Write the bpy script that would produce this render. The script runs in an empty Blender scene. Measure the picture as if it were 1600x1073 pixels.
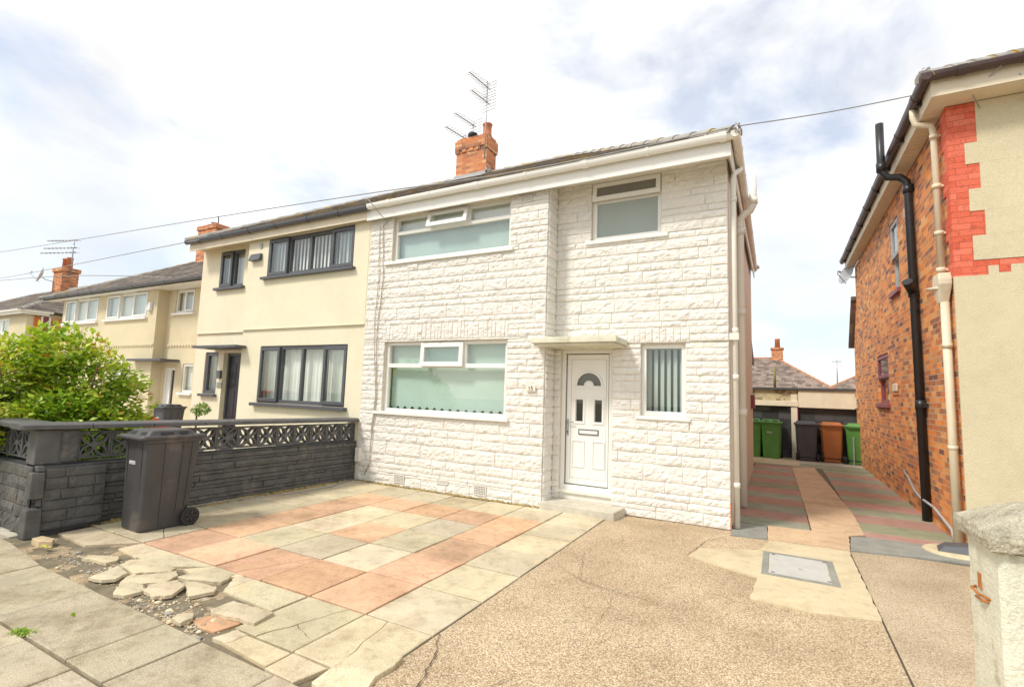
import bpy, bmesh, math, random
from mathutils import Vector, Matrix, noise
R = math.radians
random.seed(7)
scene = bpy.context.scene
COL = scene.collection

# ------------------------------------------------------------------ camera
CAM = Vector((0, 0, 1.6))
yaw, pitch, roll, FOC = -0.49298, 0.09831, 0.03249, 776.3
f = Vector((math.sin(yaw)*math.cos(pitch), math.cos(yaw)*math.cos(pitch), math.sin(pitch)))
r = Vector((math.cos(yaw), -math.sin(yaw), 0)); u = r.cross(f)
r2 = r*math.cos(roll)+u*math.sin(roll); u2 = -r*math.sin(roll)+u*math.cos(roll)
cd = bpy.data.cameras.new('camera'); cam = bpy.data.objects.new('camera', cd); COL.objects.link(cam)
cam.matrix_world = Matrix(((r2.x, u2.x, -f.x, CAM.x), (r2.y, u2.y, -f.y, CAM.y), (r2.z, u2.z, -f.z, CAM.z), (0, 0, 0, 1)))
cd.sensor_width = 36; cd.lens = FOC/1600*36; cd.clip_start = .05; cd.clip_end = 2000
scene.camera = cam

# ------------------------------------------------------------------ light
SUN_EL, SUN_AZ = R(50), R(214)          # azimuth clockwise from +Y: behind the camera, to the left
EXPOSURE = 0.62
w = bpy.data.worlds.new('World'); scene.world = w; w.use_nodes = True
nt = w.node_tree; nt.nodes.clear()
def N(t, **k):
    n = nt.nodes.new(t)
    for a, b in k.items(): setattr(n, a, b)
    return n
sky = N('ShaderNodeTexSky'); sky.sky_type = 'NISHITA'; sky.sun_disc = False
sky.sun_elevation = SUN_EL; sky.sun_rotation = SUN_AZ; sky.air_density = 1.0; sky.dust_density = 1.5
bg1 = N('ShaderNodeBackground'); bg1.inputs[1].default_value = 0.14
bg2 = N('ShaderNodeBackground'); bg2.inputs[1].default_value = 0.84
tc = N('ShaderNodeTexCoord'); mp = N('ShaderNodeMapping')
mp.inputs['Scale'].default_value = (1, 1, 1.9); mp.inputs['Location'].default_value = (0.35, .2, 0.1); mp.inputs['Rotation'].default_value = (0, .25, .5)
n1 = N('ShaderNodeTexNoise'); n1.inputs['Scale'].default_value = 2.6; n1.inputs['Detail'].default_value = 7; n1.inputs['Roughness'].default_value = .55; n1.inputs['Distortion'].default_value = .35
r1 = N('ShaderNodeValToRGB'); r1.color_ramp.elements[0].position = .32; r1.color_ramp.elements[1].position = .48; r1.color_ramp.elements[0].color = (.44, .44, .44, 1)
n2 = N('ShaderNodeTexNoise'); n2.inputs['Scale'].default_value = 4.5; n2.inputs['Detail'].default_value = 5
r2_ = N('ShaderNodeValToRGB'); r2_.color_ramp.elements[0].position = .30; r2_.color_ramp.elements[1].position = .66
r2_.color_ramp.elements[0].color = (.75, .75, .755, 1); r2_.color_ramp.elements[1].color = (1, .995, .985, 1)
mx = N('ShaderNodeMixShader'); wo = N('ShaderNodeOutputWorld')
L = nt.links.new
L(tc.outputs['Generated'], mp.inputs[0]); L(mp.outputs[0], n1.inputs[0]); L(mp.outputs[0], n2.inputs[0])
L(n1.outputs[0], r1.inputs[0]); L(n2.outputs[0], r2_.inputs[0]); L(r2_.outputs[0], bg2.inputs[0]); L(sky.outputs[0], bg1.inputs[0])
sepw = N('ShaderNodeSeparateXYZ'); L(tc.outputs['Generated'], sepw.inputs[0])
mrw = N('ShaderNodeMapRange'); mrw.inputs[1].default_value = 0.0; mrw.inputs[2].default_value = .45; mrw.inputs[3].default_value = .48; mrw.inputs[4].default_value = 1
L(sepw.outputs[2], mrw.inputs[0])
mm = N('ShaderNodeMath', operation='MULTIPLY'); L(r1.outputs[0], mm.inputs[0]); L(mrw.outputs[0], mm.inputs[1])
L(mm.outputs[0], mx.inputs[0]); L(bg1.outputs[0], mx.inputs[1]); L(bg2.outputs[0], mx.inputs[2]); L(mx.outputs[0], wo.inputs[0])
sl = bpy.data.lights.new('sun', 'SUN'); sl.energy = 2.1; sl.angle = R(11); sl.color = (1, .95, .86)
so = bpy.data.objects.new('sun', sl); COL.objects.link(so)
sd = Vector((math.sin(SUN_AZ)*math.cos(SUN_EL), math.cos(SUN_AZ)*math.cos(SUN_EL), math.sin(SUN_EL)))
so.rotation_euler = sd.to_track_quat('Z', 'Y').to_euler(); so.location = (0, -10, 20)
scene.view_settings.view_transform = 'Standard'; scene.view_settings.look = 'None'
scene.view_settings.exposure = EXPOSURE; scene.view_settings.gamma = 1
scene.render.engine = 'CYCLES'; scene.cycles.max_bounces = 6; scene.cycles.transparent_max_bounces = 8

# ------------------------------------------------------------------ materials
class NT:
    def __init__(s, name):
        s.m = bpy.data.materials.new(name); s.m.use_nodes = True; s.t = s.m.node_tree
        s.b = s.t.nodes['Principled BSDF']; s.out = s.t.nodes['Material Output']
    def n(s, t, **k):
        o = s.t.nodes.new(t)
        for a, b in k.items():
            if a.startswith('i_'): o.inputs[a[2:].replace('_', ' ')].default_value = b
            else: setattr(o, a, b)
        return o
    def l(s, a, b): s.t.links.new(a, b)
    def ramp(s, src, stops, interp='LINEAR'):
        o = s.n('ShaderNodeValToRGB'); cr = o.color_ramp; cr.interpolation = interp
        while len(cr.elements) < len(stops): cr.elements.new(.5)
        for e, (p, c) in zip(cr.elements, stops): e.position = p; e.color = (*c, 1) if len(c) == 3 else c
        s.l(src, o.inputs[0]); return o.outputs[0]
    def mix(s, fac, a, b, mode='MIX'):
        o = s.n('ShaderNodeMix', data_type='RGBA', blend_type=mode)
        for i, v in ((0, fac), (6, a), (7, b)):
            if hasattr(v, 'links') or hasattr(v, 'is_linked'): s.l(v, o.inputs[i])
            else: o.inputs[i].default_value = v if i == 0 else ((*v, 1) if len(v) == 3 else v)
        return o.outputs[2]
    def coord(s, kind='Object'): return s.n('ShaderNodeTexCoord').outputs[kind]
    def noise(s, co, scale, detail=4, rough=.55, dist=0):
        o = s.n('ShaderNodeTexNoise', i_Scale=scale, i_Detail=detail, i_Roughness=rough, i_Distortion=dist); s.l(co, o.inputs[0]); return o.outputs[0]
    def bump(s, h, strength=.3, dist=.01, prev=None):
        o = s.n('ShaderNodeBump', i_Strength=strength, i_Distance=dist); s.l(h, o.inputs['Height'])
        if prev: s.l(prev, o.inputs['Normal'])
        return o.outputs[0]
def sc(c, k): return tuple(min(1, x*k) for x in c)

def pm(name, col, var=.12, scale=4, rough=.65, bs=60, bstr=.15, bd=.004, metal=0, tint=False, spots=None, fine=0, streak=0, grime=0):
    m = NT(name); co = m.coord()
    nz = m.noise(co, scale, 5)
    c = m.ramp(nz, [(.3, sc(col, 1-var)), (.7, sc(col, 1+var))])
    if fine:
        nf = m.noise(co, 130, 2)
        c = m.mix(fine, c, m.ramp(nf, [(.35, (.25, .25, .25)), (.65, (1, 1, 1))]), 'MULTIPLY')
    if grime:
        gn = m.noise(co, 1.3, 8, .68, .4); c = m.mix(grime, c, m.ramp(gn, [(.34, (.55, .50, .42)), (.50, (.95, .93, .90)), (.62, (1, 1, 1))]), 'MULTIPLY')
        gn = m.noise(co, 9, 6, .7); c = m.mix(grime*.8, c, m.ramp(gn, [(.36, (.62, .58, .52)), (.50, (1, 1, 1))]), 'MULTIPLY')
    if streak:
        mpn = m.n('ShaderNodeMapping'); mpn.inputs['Scale'].default_value = (5, 5, .5); m.l(co, mpn.inputs[0])
        nn = m.noise(mpn.outputs[0], 2, 5, .6)
        c = m.mix(streak, c, m.ramp(nn, [(.42, (.55, .5, .42)), (.6, (1, 1, 1))]), 'MULTIPLY')
    if spots:
        sn = m.noise(co, spots[0], 4, .6); msk = m.ramp(sn, [(spots[1], (0, 0, 0)), (spots[1]+.06, (1, 1, 1))])
        c = m.mix(msk, c, spots[2])
    if tint:
        at = m.n('ShaderNodeAttribute', attribute_name='tint'); c = m.mix(1, c, at.outputs[0], 'MULTIPLY')
    m.l(c, m.b.inputs['Base Color']); m.b.inputs['Roughness'].default_value = rough; m.b.inputs['Metallic'].default_value = metal
    if bstr: m.l(m.bump(m.noise(co, bs, 4), bstr, bd), m.b.inputs['Normal'])
    return m.m

def brickmat(name, cols, mortar, bw=.225, bh=.075, ms=.010, bumpd=.006, soot=0):
    m = NT(name); uv = m.coord('UV')
    wob = m.n('ShaderNodeTexNoise', i_Scale=9, i_Detail=2); m.l(uv, wob.inputs[0])
    wv = m.n('ShaderNodeVectorMath', operation='SUBTRACT'); m.l(wob.outputs[1], wv.inputs[0]); wv.inputs[1].default_value = (.5, .5, .5)
    ws = m.n('ShaderNodeVectorMath', operation='SCALE'); m.l(wv.outputs[0], ws.inputs[0]); ws.inputs['Scale'].default_value = .008
    wa = m.n('ShaderNodeVectorMath', operation='ADD'); m.l(uv, wa.inputs[0]); m.l(ws.outputs[0], wa.inputs[1]); co = wa.outputs[0]
    b = m.n('ShaderNodeTexBrick', offset=.5, squash=1, squash_frequency=2)
    for k, v in dict(Scale=1, Brick_Width=bw, Row_Height=bh, Mortar_Size=ms*.5, Mortar_Smooth=.3, Bias=0).items(): b.inputs[k.replace('_', ' ')].default_value = v
    b.inputs['Color1'].default_value = (0, 0, 0, 1); b.inputs['Color2'].default_value = (1, 1, 1, 1); b.inputs['Mortar'].default_value = (.5, .5, .5, 1)
    m.l(co, b.inputs[0])
    k = len(cols)
    c = m.ramp(b.outputs[0], [((i+.5)/k, cc) for i, cc in enumerate(cols)])
    big = m.noise(co, 14, 4, .65)
    c = m.mix(.6, c, m.ramp(big, [(.28, (.42, .38, .36)), (.48, (1, 1, 1)), (.75, (1.0, .95, .9))]), 'MULTIPLY')
    mot = m.noise(co, 60, 3)
    c = m.mix(.4, c, m.ramp(mot, [(.35, (.6, .55, .5)), (.55, (1, 1, 1))]), 'MULTIPLY')
    mc = m.mix(m.noise(co, 30, 3), sc(mortar, .6), mortar)
    c = m.mix(b.outputs[1], c, mc)
    m.l(c, m.b.inputs['Base Color']); m.b.inputs['Roughness'].default_value = .85
    inv = m.n('ShaderNodeMath', operation='SUBTRACT'); inv.inputs[0].default_value = 1; m.l(b.outputs[1], inv.inputs[1])
    n_ = m.bump(inv.outputs[0], .9, bumpd); n_ = m.bump(mot, .35, .006, n_)
    m.l(n_, m.b.inputs['Normal'])
    return m.m

def tilemat(name, base, lichen=.0, bw=.33, bh=10):
    m = NT(name); uv = m.coord('UV'); ob = m.coord()
    b = m.n('ShaderNodeTexBrick', offset=.5)
    for k, v in dict(Scale=1, Brick_Width=bw, Row_Height=.25, Mortar_Size=.004, Mortar_Smooth=.2).items(): b.inputs[k.replace('_', ' ')].default_value = v
    b.inputs['Color1'].default_value = (0, 0, 0, 1); b.inputs['Color2'].default_value = (1, 1, 1, 1); b.inputs['Mortar'].default_value = (0, 0, 0, 1)
    m.l(uv, b.inputs[0])
    c = m.ramp(b.outputs[0], [(.1, sc(base, .62)), (.5, base), (.9, sc(base, 1.35))])
    c = m.mix(.6, c, m.ramp(m.noise(ob, 7, 6, .7), [(.35, (.45, .42, .4)), (.6, (1, 1, 1))]), 'MULTIPLY')
    if lichen:
        ln = m.noise(ob, 2.3, 7, .75)
        c = m.mix(m.ramp(ln, [(.62-lichen, (0, 0, 0)), (.66-lichen, (.85, .85, .85))]), c, (.42, .27, .05))
        ln2 = m.noise(ob, 9, 4, .6)
        c = m.mix(m.ramp(ln2, [(.62, (0, 0, 0)), (.68, (.6, .6, .6))]), c, (.36, .36, .3))
    m.l(c, m.b.inputs['Base Color']); m.b.inputs['Roughness'].default_value = .85
    m.l(m.bump(m.noise(ob, 40, 4), .5, .01, m.bump(b.outputs[1], -.6, .01)), m.b.inputs['Normal'])
    return m.m

def aggregate(name, cols, scale=95):
    m = NT(name); co = m.coord()
    v = m.n('ShaderNodeTexVoronoi', feature='F1', i_Scale=scale, i_Randomness=1.0); m.l(co, v.inputs[0])
    sp = m.n('ShaderNodeSeparateColor'); m.l(v.outputs['Color'], sp.inputs[0])
    k = len(cols); c = m.ramp(sp.outputs[0], [(i/k, cc) for i, cc in enumerate(cols)], 'CONSTANT')
    dk = m.ramp(v.outputs['Distance'], [(.25, (1, 1, 1)), (.75, (.55, .5, .45))]); c = m.mix(.8, c, dk, 'MULTIPLY')
    c = m.mix(.8, c, m.ramp(m.noise(co, 1.1, 5, .6), [(.32, (.68, .65, .60)), (.60, (1, 1, 1))]), 'MULTIPLY')
    st = m.noise(co, .9, 2, .5); st2 = m.noise(co, 5, 3, .5)
    c = m.mix(m.ramp(st2, [(.665, (0, 0, 0)), (.74, (.35, .35, .35))]), c, (.12, .085, .06))
    m.l(c, m.b.inputs['Base Color']); m.b.inputs['Roughness'].default_value = .8
    inv = m.n('ShaderNodeMath', operation='SUBTRACT'); inv.inputs[0].default_value = 1; m.l(v.outputs['Distance'], inv.inputs[1])
    m.l(m.bump(inv.outputs[0], .7, .006), m.b.inputs['Normal'])
    return m.m

def glassmat(name, tint=(.93, .98, .96), base=.13, rough=.0):
    m = NT(name); t = m.t
    tr = m.n('ShaderNodeBsdfTransparent'); tr.inputs[0].default_value = (*tint, 1)
    gl = m.n('ShaderNodeBsdfGlossy'); gl.inputs['Roughness'].default_value = rough
    ge = m.n('ShaderNodeNewGeometry'); dt = m.n('ShaderNodeVectorMath', operation='DOT_PRODUCT'); m.l(ge.outputs['Normal'], dt.inputs[0]); m.l(ge.outputs['Incoming'], dt.inputs[1])
    ab = m.n('ShaderNodeMath', operation='ABSOLUTE'); m.l(dt.outputs['Value'], ab.inputs[0]); iv = m.n('ShaderNodeMath', operation='SUBTRACT'); iv.inputs[0].default_value = 1; m.l(ab.outputs[0], iv.inputs[1])
    pw = m.n('ShaderNodeMath', operation='POWER'); m.l(iv.outputs[0], pw.inputs[0]); pw.inputs[1].default_value = 4.0
    ad = m.n('ShaderNodeMath', operation='MULTIPLY_ADD'); m.l(pw.outputs[0], ad.inputs[0]); ad.inputs[1].default_value = .9; ad.inputs[2].default_value = base
    mxs = m.n('ShaderNodeMixShader'); m.l(ad.outputs[0], mxs.inputs[0]); m.l(tr.outputs[0], mxs.inputs[1]); m.l(gl.outputs[0], mxs.inputs[2])
    m.l(mxs.outputs[0], m.out.inputs[0]); return m.m

M = {}
M['stone'] = pm('white_stone', (.775, .745, .68), .05, 3, .7, 75, .55, .006, fine=.12, spots=(6, .66, (.62, .56, .45)))
M['stone_mortar'] = pm('stone_mortar', (.66, .60, .48), .12, 12, .9, 90, .3)
M['dark_stone'] = pm('dark_painted_stone', (.088, .086, .082), .3, 7, .55, 60, .6, .008, spots=(4, .60, (.13, .12, .105)))
M['dark_mortar'] = pm('dark_mortar', (.05, .05, .052), .2, 10, .8)
M['dark_render'] = pm('dark_coping_paint', (.105, .103, .105), .2, 6, .5, 80, .3, spots=(9, .62, (.16, .15, .13)))
M['cream'] = pm('cream_render', (.785, .725, .54), .03, 1.2, .8, 220, .5, .004, fine=.08, grime=.12)
M['pebble'] = pm('pebbledash', (.77, .67, .45), .08, 1.0, .9, 150, 1.0, .012, fine=.2)
M['cream2'] = pm('cream_roughcast', (.73, .645, .44), .06, 1.0, .9, 120, .9, .010, fine=.22, grime=.15)
M['beige'] = pm('beige_render', (.76, .71, .62), .05, 1.5, .85, 120, .5, streak=.12)
M['upvc'] = pm('white_upvc', (.82, .81, .76), .015, 3, .32, 30, .02)
M['upvc_old'] = pm('aged_white_plastic', (.78, .75, .67), .04, 3, .42, 30, .05, streak=.08)
M['cream_pipe'] = pm('cream_plastic_pipe', (.72, .64, .48), .06, 3, .45, 30, .05, streak=.25)
M['grey_upvc'] = pm('anthracite_upvc', (.085, .088, .098), .08, 3, .4, 30, .03)
M['black_plastic'] = pm('black_plastic', (.022, .022, .024), .2, 5, .38, 30, .05)
M['brown_plastic'] = pm('brown_plastic', (.07, .04, .035), .2, 5, .4, 30, .05)
M['bin_black'] = pm('dusty_black_bin_plastic', (.060, .058, .060), .25, 3, .5, 60, .12, spots=(2.5, .58, (.105, .09, .082)), streak=.25)
M['bin_grey'] = pm('grey_bin_plastic', (.07, .072, .085), .15, 4, .5, 60, .1)
M['bin_green'] = pm('green_bin_plastic', (.09, .27, .05), .1, 4, .45, 60, .1)
M['bin_brown'] = pm('brown_bin_plastic', (.42, .15, .045), .1, 4, .45, 60, .1)
M['rubber'] = pm('rubber', (.025, .024, .024), .2, 8, .8, 60, .2)
M['roof'] = tilemat('grey_roof_tile', (.23, .195, .165), .085)
M['roof2'] = tilemat('brown_roof_tile', (.20, .165, .135), .0)
M['roof3'] = tilemat('far_roof_tile', (.26, .20, .165), .0)
M['ridge'] = pm('ridge_tile', (.33, .31, .28), .25, 6, .85, 60, .4, spots=(5, .57, (.40, .27, .06)))
M['ridge_red'] = pm('terracotta_ridge', (.42, .19, .10), .2, 6, .85, 60, .4)
M['chimney'] = brickmat('chimney_brick', [(.66, .22, .08), (.78, .30, .11), (.26, .12, .08), (.70, .26, .10), (.82, .40, .19)], (.50, .42, .31))
M['brick'] = brickmat('orange_brick', [(.82, .28, .065), (.88, .37, .10), (.36, .14, .08), (.84, .29, .06), (.86, .45, .17), (.18, .09, .075), (.76, .24, .06), (.54, .22, .10)], (.76, .62, .44))
M['red_brick_paint'] = brickmat('red_painted_quoin', [(.70, .13, .07), (.74, .17, .10), (.66, .12, .06), (.76, .20, .12)], (.60, .11, .055), .225, .075, .006, .004)
M['terracotta'] = pm('terracotta', (.55, .20, .10), .12, 6, .7)
M['lead'] = pm('lead_flashing', (.36, .37, .38), .15, 6, .5)
M['soffit'] = pm('cream_soffit', (.72, .63, .47), .05, 3, .6)
M['slab_cream'] = pm('cream_paving', (.66, .57, .40), .12, 2.2, .85, 140, .6, .004, tint=True, fine=.36, grime=.6, spots=(3.2, .60, (.58, .48, .31)))
M['slab_red'] = pm('red_paving', (.72, .455, .285), .14, 2.4, .85, 140, .6, .004, tint=True, fine=.36, grime=.6, spots=(3.5, .60, (.56, .36, .20)))
M['slab_grey'] = pm('pavement_slab', (.56, .49, .355), .13, 1.7, .88, 150, .8, .005, tint=True, fine=.45, grime=.75, spots=(2.0, .60, (.36, .31, .225)))
M['flag_pink'] = pm('pink_flag', (.46, .26, .195), .15, 4, .88, 90, .6, .006, tint=True, fine=.3, spots=(4, .6, (.33, .24, .19)))
M['flag_green'] = pm('green_grey_flag', (.34, .345, .235), .15, 4, .88, 90, .6, .006, tint=True, fine=.35)
M['earth'] = pm('bare_earth', (.46, .35, .215), .3, 6, .95, 50, 1, .02, spots=(14, .58, (.48, .42, .31)), fine=.5)
M['joint'] = pm('joint_dirt', (.17, .14, .09), .3, 8, .95, 60, .6)
M['moss'] = pm('ochre_moss_dirt', (.40, .29, .11), .35, 12, .95, 60, 1, .015, fine=.5)
M['ground'] = pm('ground_soil', (.24, .21, .15), .2, .8, .95, 30, .5)
M['asphalt'] = pm('asphalt', (.07, .07, .07), .2, 2, .9, 160, .6, fine=.4)
M['aggr'] = aggregate('tan_aggregate', [(.62, .47, .29), (.70, .55, .36), (.48, .35, .22), (.84, .74, .56), (.64, .49, .31), (.38, .28, .19), (.76, .60, .39)], 125)
M['aggr2'] = aggregate('pinkish_aggregate', [(.58, .46, .31), (.65, .53, .37), (.46, .36, .24), (.74, .62, .47), (.60, .48, .33), (.67, .54, .38)], 125)
M['conc_yellow'] = pm('buff_concrete', (.68, .575, .38), .10, 2, .88, 160, .5, .004, fine=.3, grime=.45)
M['conc_peach'] = pm('peach_concrete', (.69, .50, .32), .10, 2, .88, 160, .5, .004, fine=.3, grime=.5)
M['conc_grey'] = pm('grey_concrete', (.31, .31, .27), .15, 5, .9, 120, .6, .006, fine=.4)
M['conc_light'] = pm('light_concrete', (.62, .58, .48), .1, 4, .85, 120, .4, .004, fine=.25, grime=.4)
M['steel'] = pm('galvanised_cover', (.52, .51, .47), .1, 5, .6, 90, .2, metal=.1, spots=(5, .6, (.34, .31, .27)))
M['crack'] = pm('crack_dark', (.09, .07, .05), .2, 8, 1)
M['alu'] = pm('aluminium', (.42, .41, .42), .1, 8, .4, metal=.6)
M['wire'] = pm('wire_grey', (.30, .30, .30), .1, 8, .6)
M['cable_beige'] = pm('grey_cable', (.42, .37, .30), .1, 8, .6)
M['rust'] = pm('rust', (.42, .16, .04), .3, 20, .9, 80, .5)
M['post_white'] = pm('white_painted_concrete', (.74, .72, .58), .10, 3, .8, 70, .8, .008, fine=.2, spots=(5, .60, (.52, .48, .34)), streak=.15)
M['post_cap'] = pm('rough_cap_stone', (.50, .455, .34), .25, 12, .9, 45, 1.0, .02, fine=.45)
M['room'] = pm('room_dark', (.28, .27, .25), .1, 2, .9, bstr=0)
M['net'] = pm('net_curtain', (.86, .85, .80), .04, 3, .9, bstr=0)
M['blind_green'] = pm('green_blind', (.52, .63, .57), .05, 1.5, .8, 200, .1)
M['blind_grey'] = pm('grey_blind', (.46, .55, .52), .05, 1.5, .8, 200, .1)
M['frosted'] = pm('frosted_glass', (.34, .385, .35), .03, 2, .35, 200, .2)
M['frosted_dark'] = pm('obscured_glass', (.20, .19, .17), .06, 2, .35, 120, .3)
M['glass'] = glassmat('window_glass')
M['glass_dark'] = glassmat('dark_glass', (.35, .42, .38), .12)
M['dark_door'] = pm('black_door', (.03, .031, .037), .1, 3, .35, 30, .03)
M['car_red'] = pm('red_car_paint', (.62, .02, .015), .02, 2, .22, bstr=0)
M['dark_block'] = brickmat('sooty_blockwork', [(.05, .05, .055), (.11, .11, .115), (.07, .07, .075), (.035, .035, .04)], (.09, .09, .09), .45, .22, .012)
M['peel'] = pm('peeling_paint', (.52, .45, .27), .2, 6, .85, 50, .5, .01, spots=(5, .5, (.26, .20, .12)))
M['gar_cream'] = pm('garage_cream', (.80, .73, .56), .06, 3, .8, 50, .3, streak=.1)
M['mossy_wood'] = pm('mossy_wood', (.24, .23, .08), .25, 8, .9, 50, .5)
M['plaque'] = pm('cream_plaque', (.74, .70, .60), .04, 8, .5)
M['ink'] = pm('black_ink', (.05, .05, .05), .05, 8, .6, bstr=0)
M['white_paint'] = pm('white_label', (.72, .72, .72), .04, 8, .6, bstr=0)
M['lamp_lens'] = pm('lamp_glass', (.12, .13, .13), .1, 8, .2)
M['grass'] = pm('weed_green', (.13, .25, .03), .3, 20, .7)
M['bark'] = pm('bark', (.12, .075, .045), .3, 15, .9, 60, .6)
M['orange_panel'] = pm('orange_panel', (.55, .15, .03), .1, 5, .5)
M['maroon'] = pm('maroon_panel', (.25, .06, .08), .1, 5, .5)
M['vent_hole'] = pm('vent_hole', (.03, .03, .03), .1, 5, 1, bstr=0)

def leafmat(name, stops):
    m = NT(name); at = m.n('ShaderNodeAttribute', attribute_name='tint')
    sp = m.n('ShaderNodeSeparateColor'); m.l(at.outputs[0], sp.inputs[0])
    c = m.ramp(sp.outputs[0], stops)
    m.l(c, m.b.inputs['Base Color']); m.b.inputs['Roughness'].default_value = .42
    tl = m.n('ShaderNodeBsdfTranslucent'); m.l(m.mix(1, c, (1, 1, .6), 'MULTIPLY'), tl.inputs[0])
    mxs = m.n('ShaderNodeMixShader'); mxs.inputs[0].default_value = .38
    m.l(m.b.outputs[0], mxs.inputs[1]); m.l(tl.outputs[0], mxs.inputs[2]); m.l(mxs.outputs[0], m.out.inputs[0]); return m.m
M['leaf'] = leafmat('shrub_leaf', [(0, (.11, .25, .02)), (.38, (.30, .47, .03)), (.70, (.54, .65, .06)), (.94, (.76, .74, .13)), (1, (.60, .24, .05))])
M['leaf2'] = leafmat('topiary_leaf', [(0, (.14, .25, .05)), (.6, (.35, .48, .14)), (1, (.72, .74, .45))])

# ------------------------------------------------------------------ helpers
def tag(o, label=None, cat=None, group=None, kind=None):
    for k, v in (('label', label), ('category', cat), ('group', group), ('kind', kind)):
        if v: o[k] = v
    return o
def thing(name, loc, label, cat, group=None, rot=0):
    o = bpy.data.objects.new(name, None); COL.objects.link(o); o.empty_display_size = .2
    o.location = loc; o.rotation_euler = (0, 0, rot)
    return tag(o, label, cat, group)
def wloc(o):
    v = Vector((0, 0, 0))
    while o: v += o.location; o = o.parent
    return v

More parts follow.
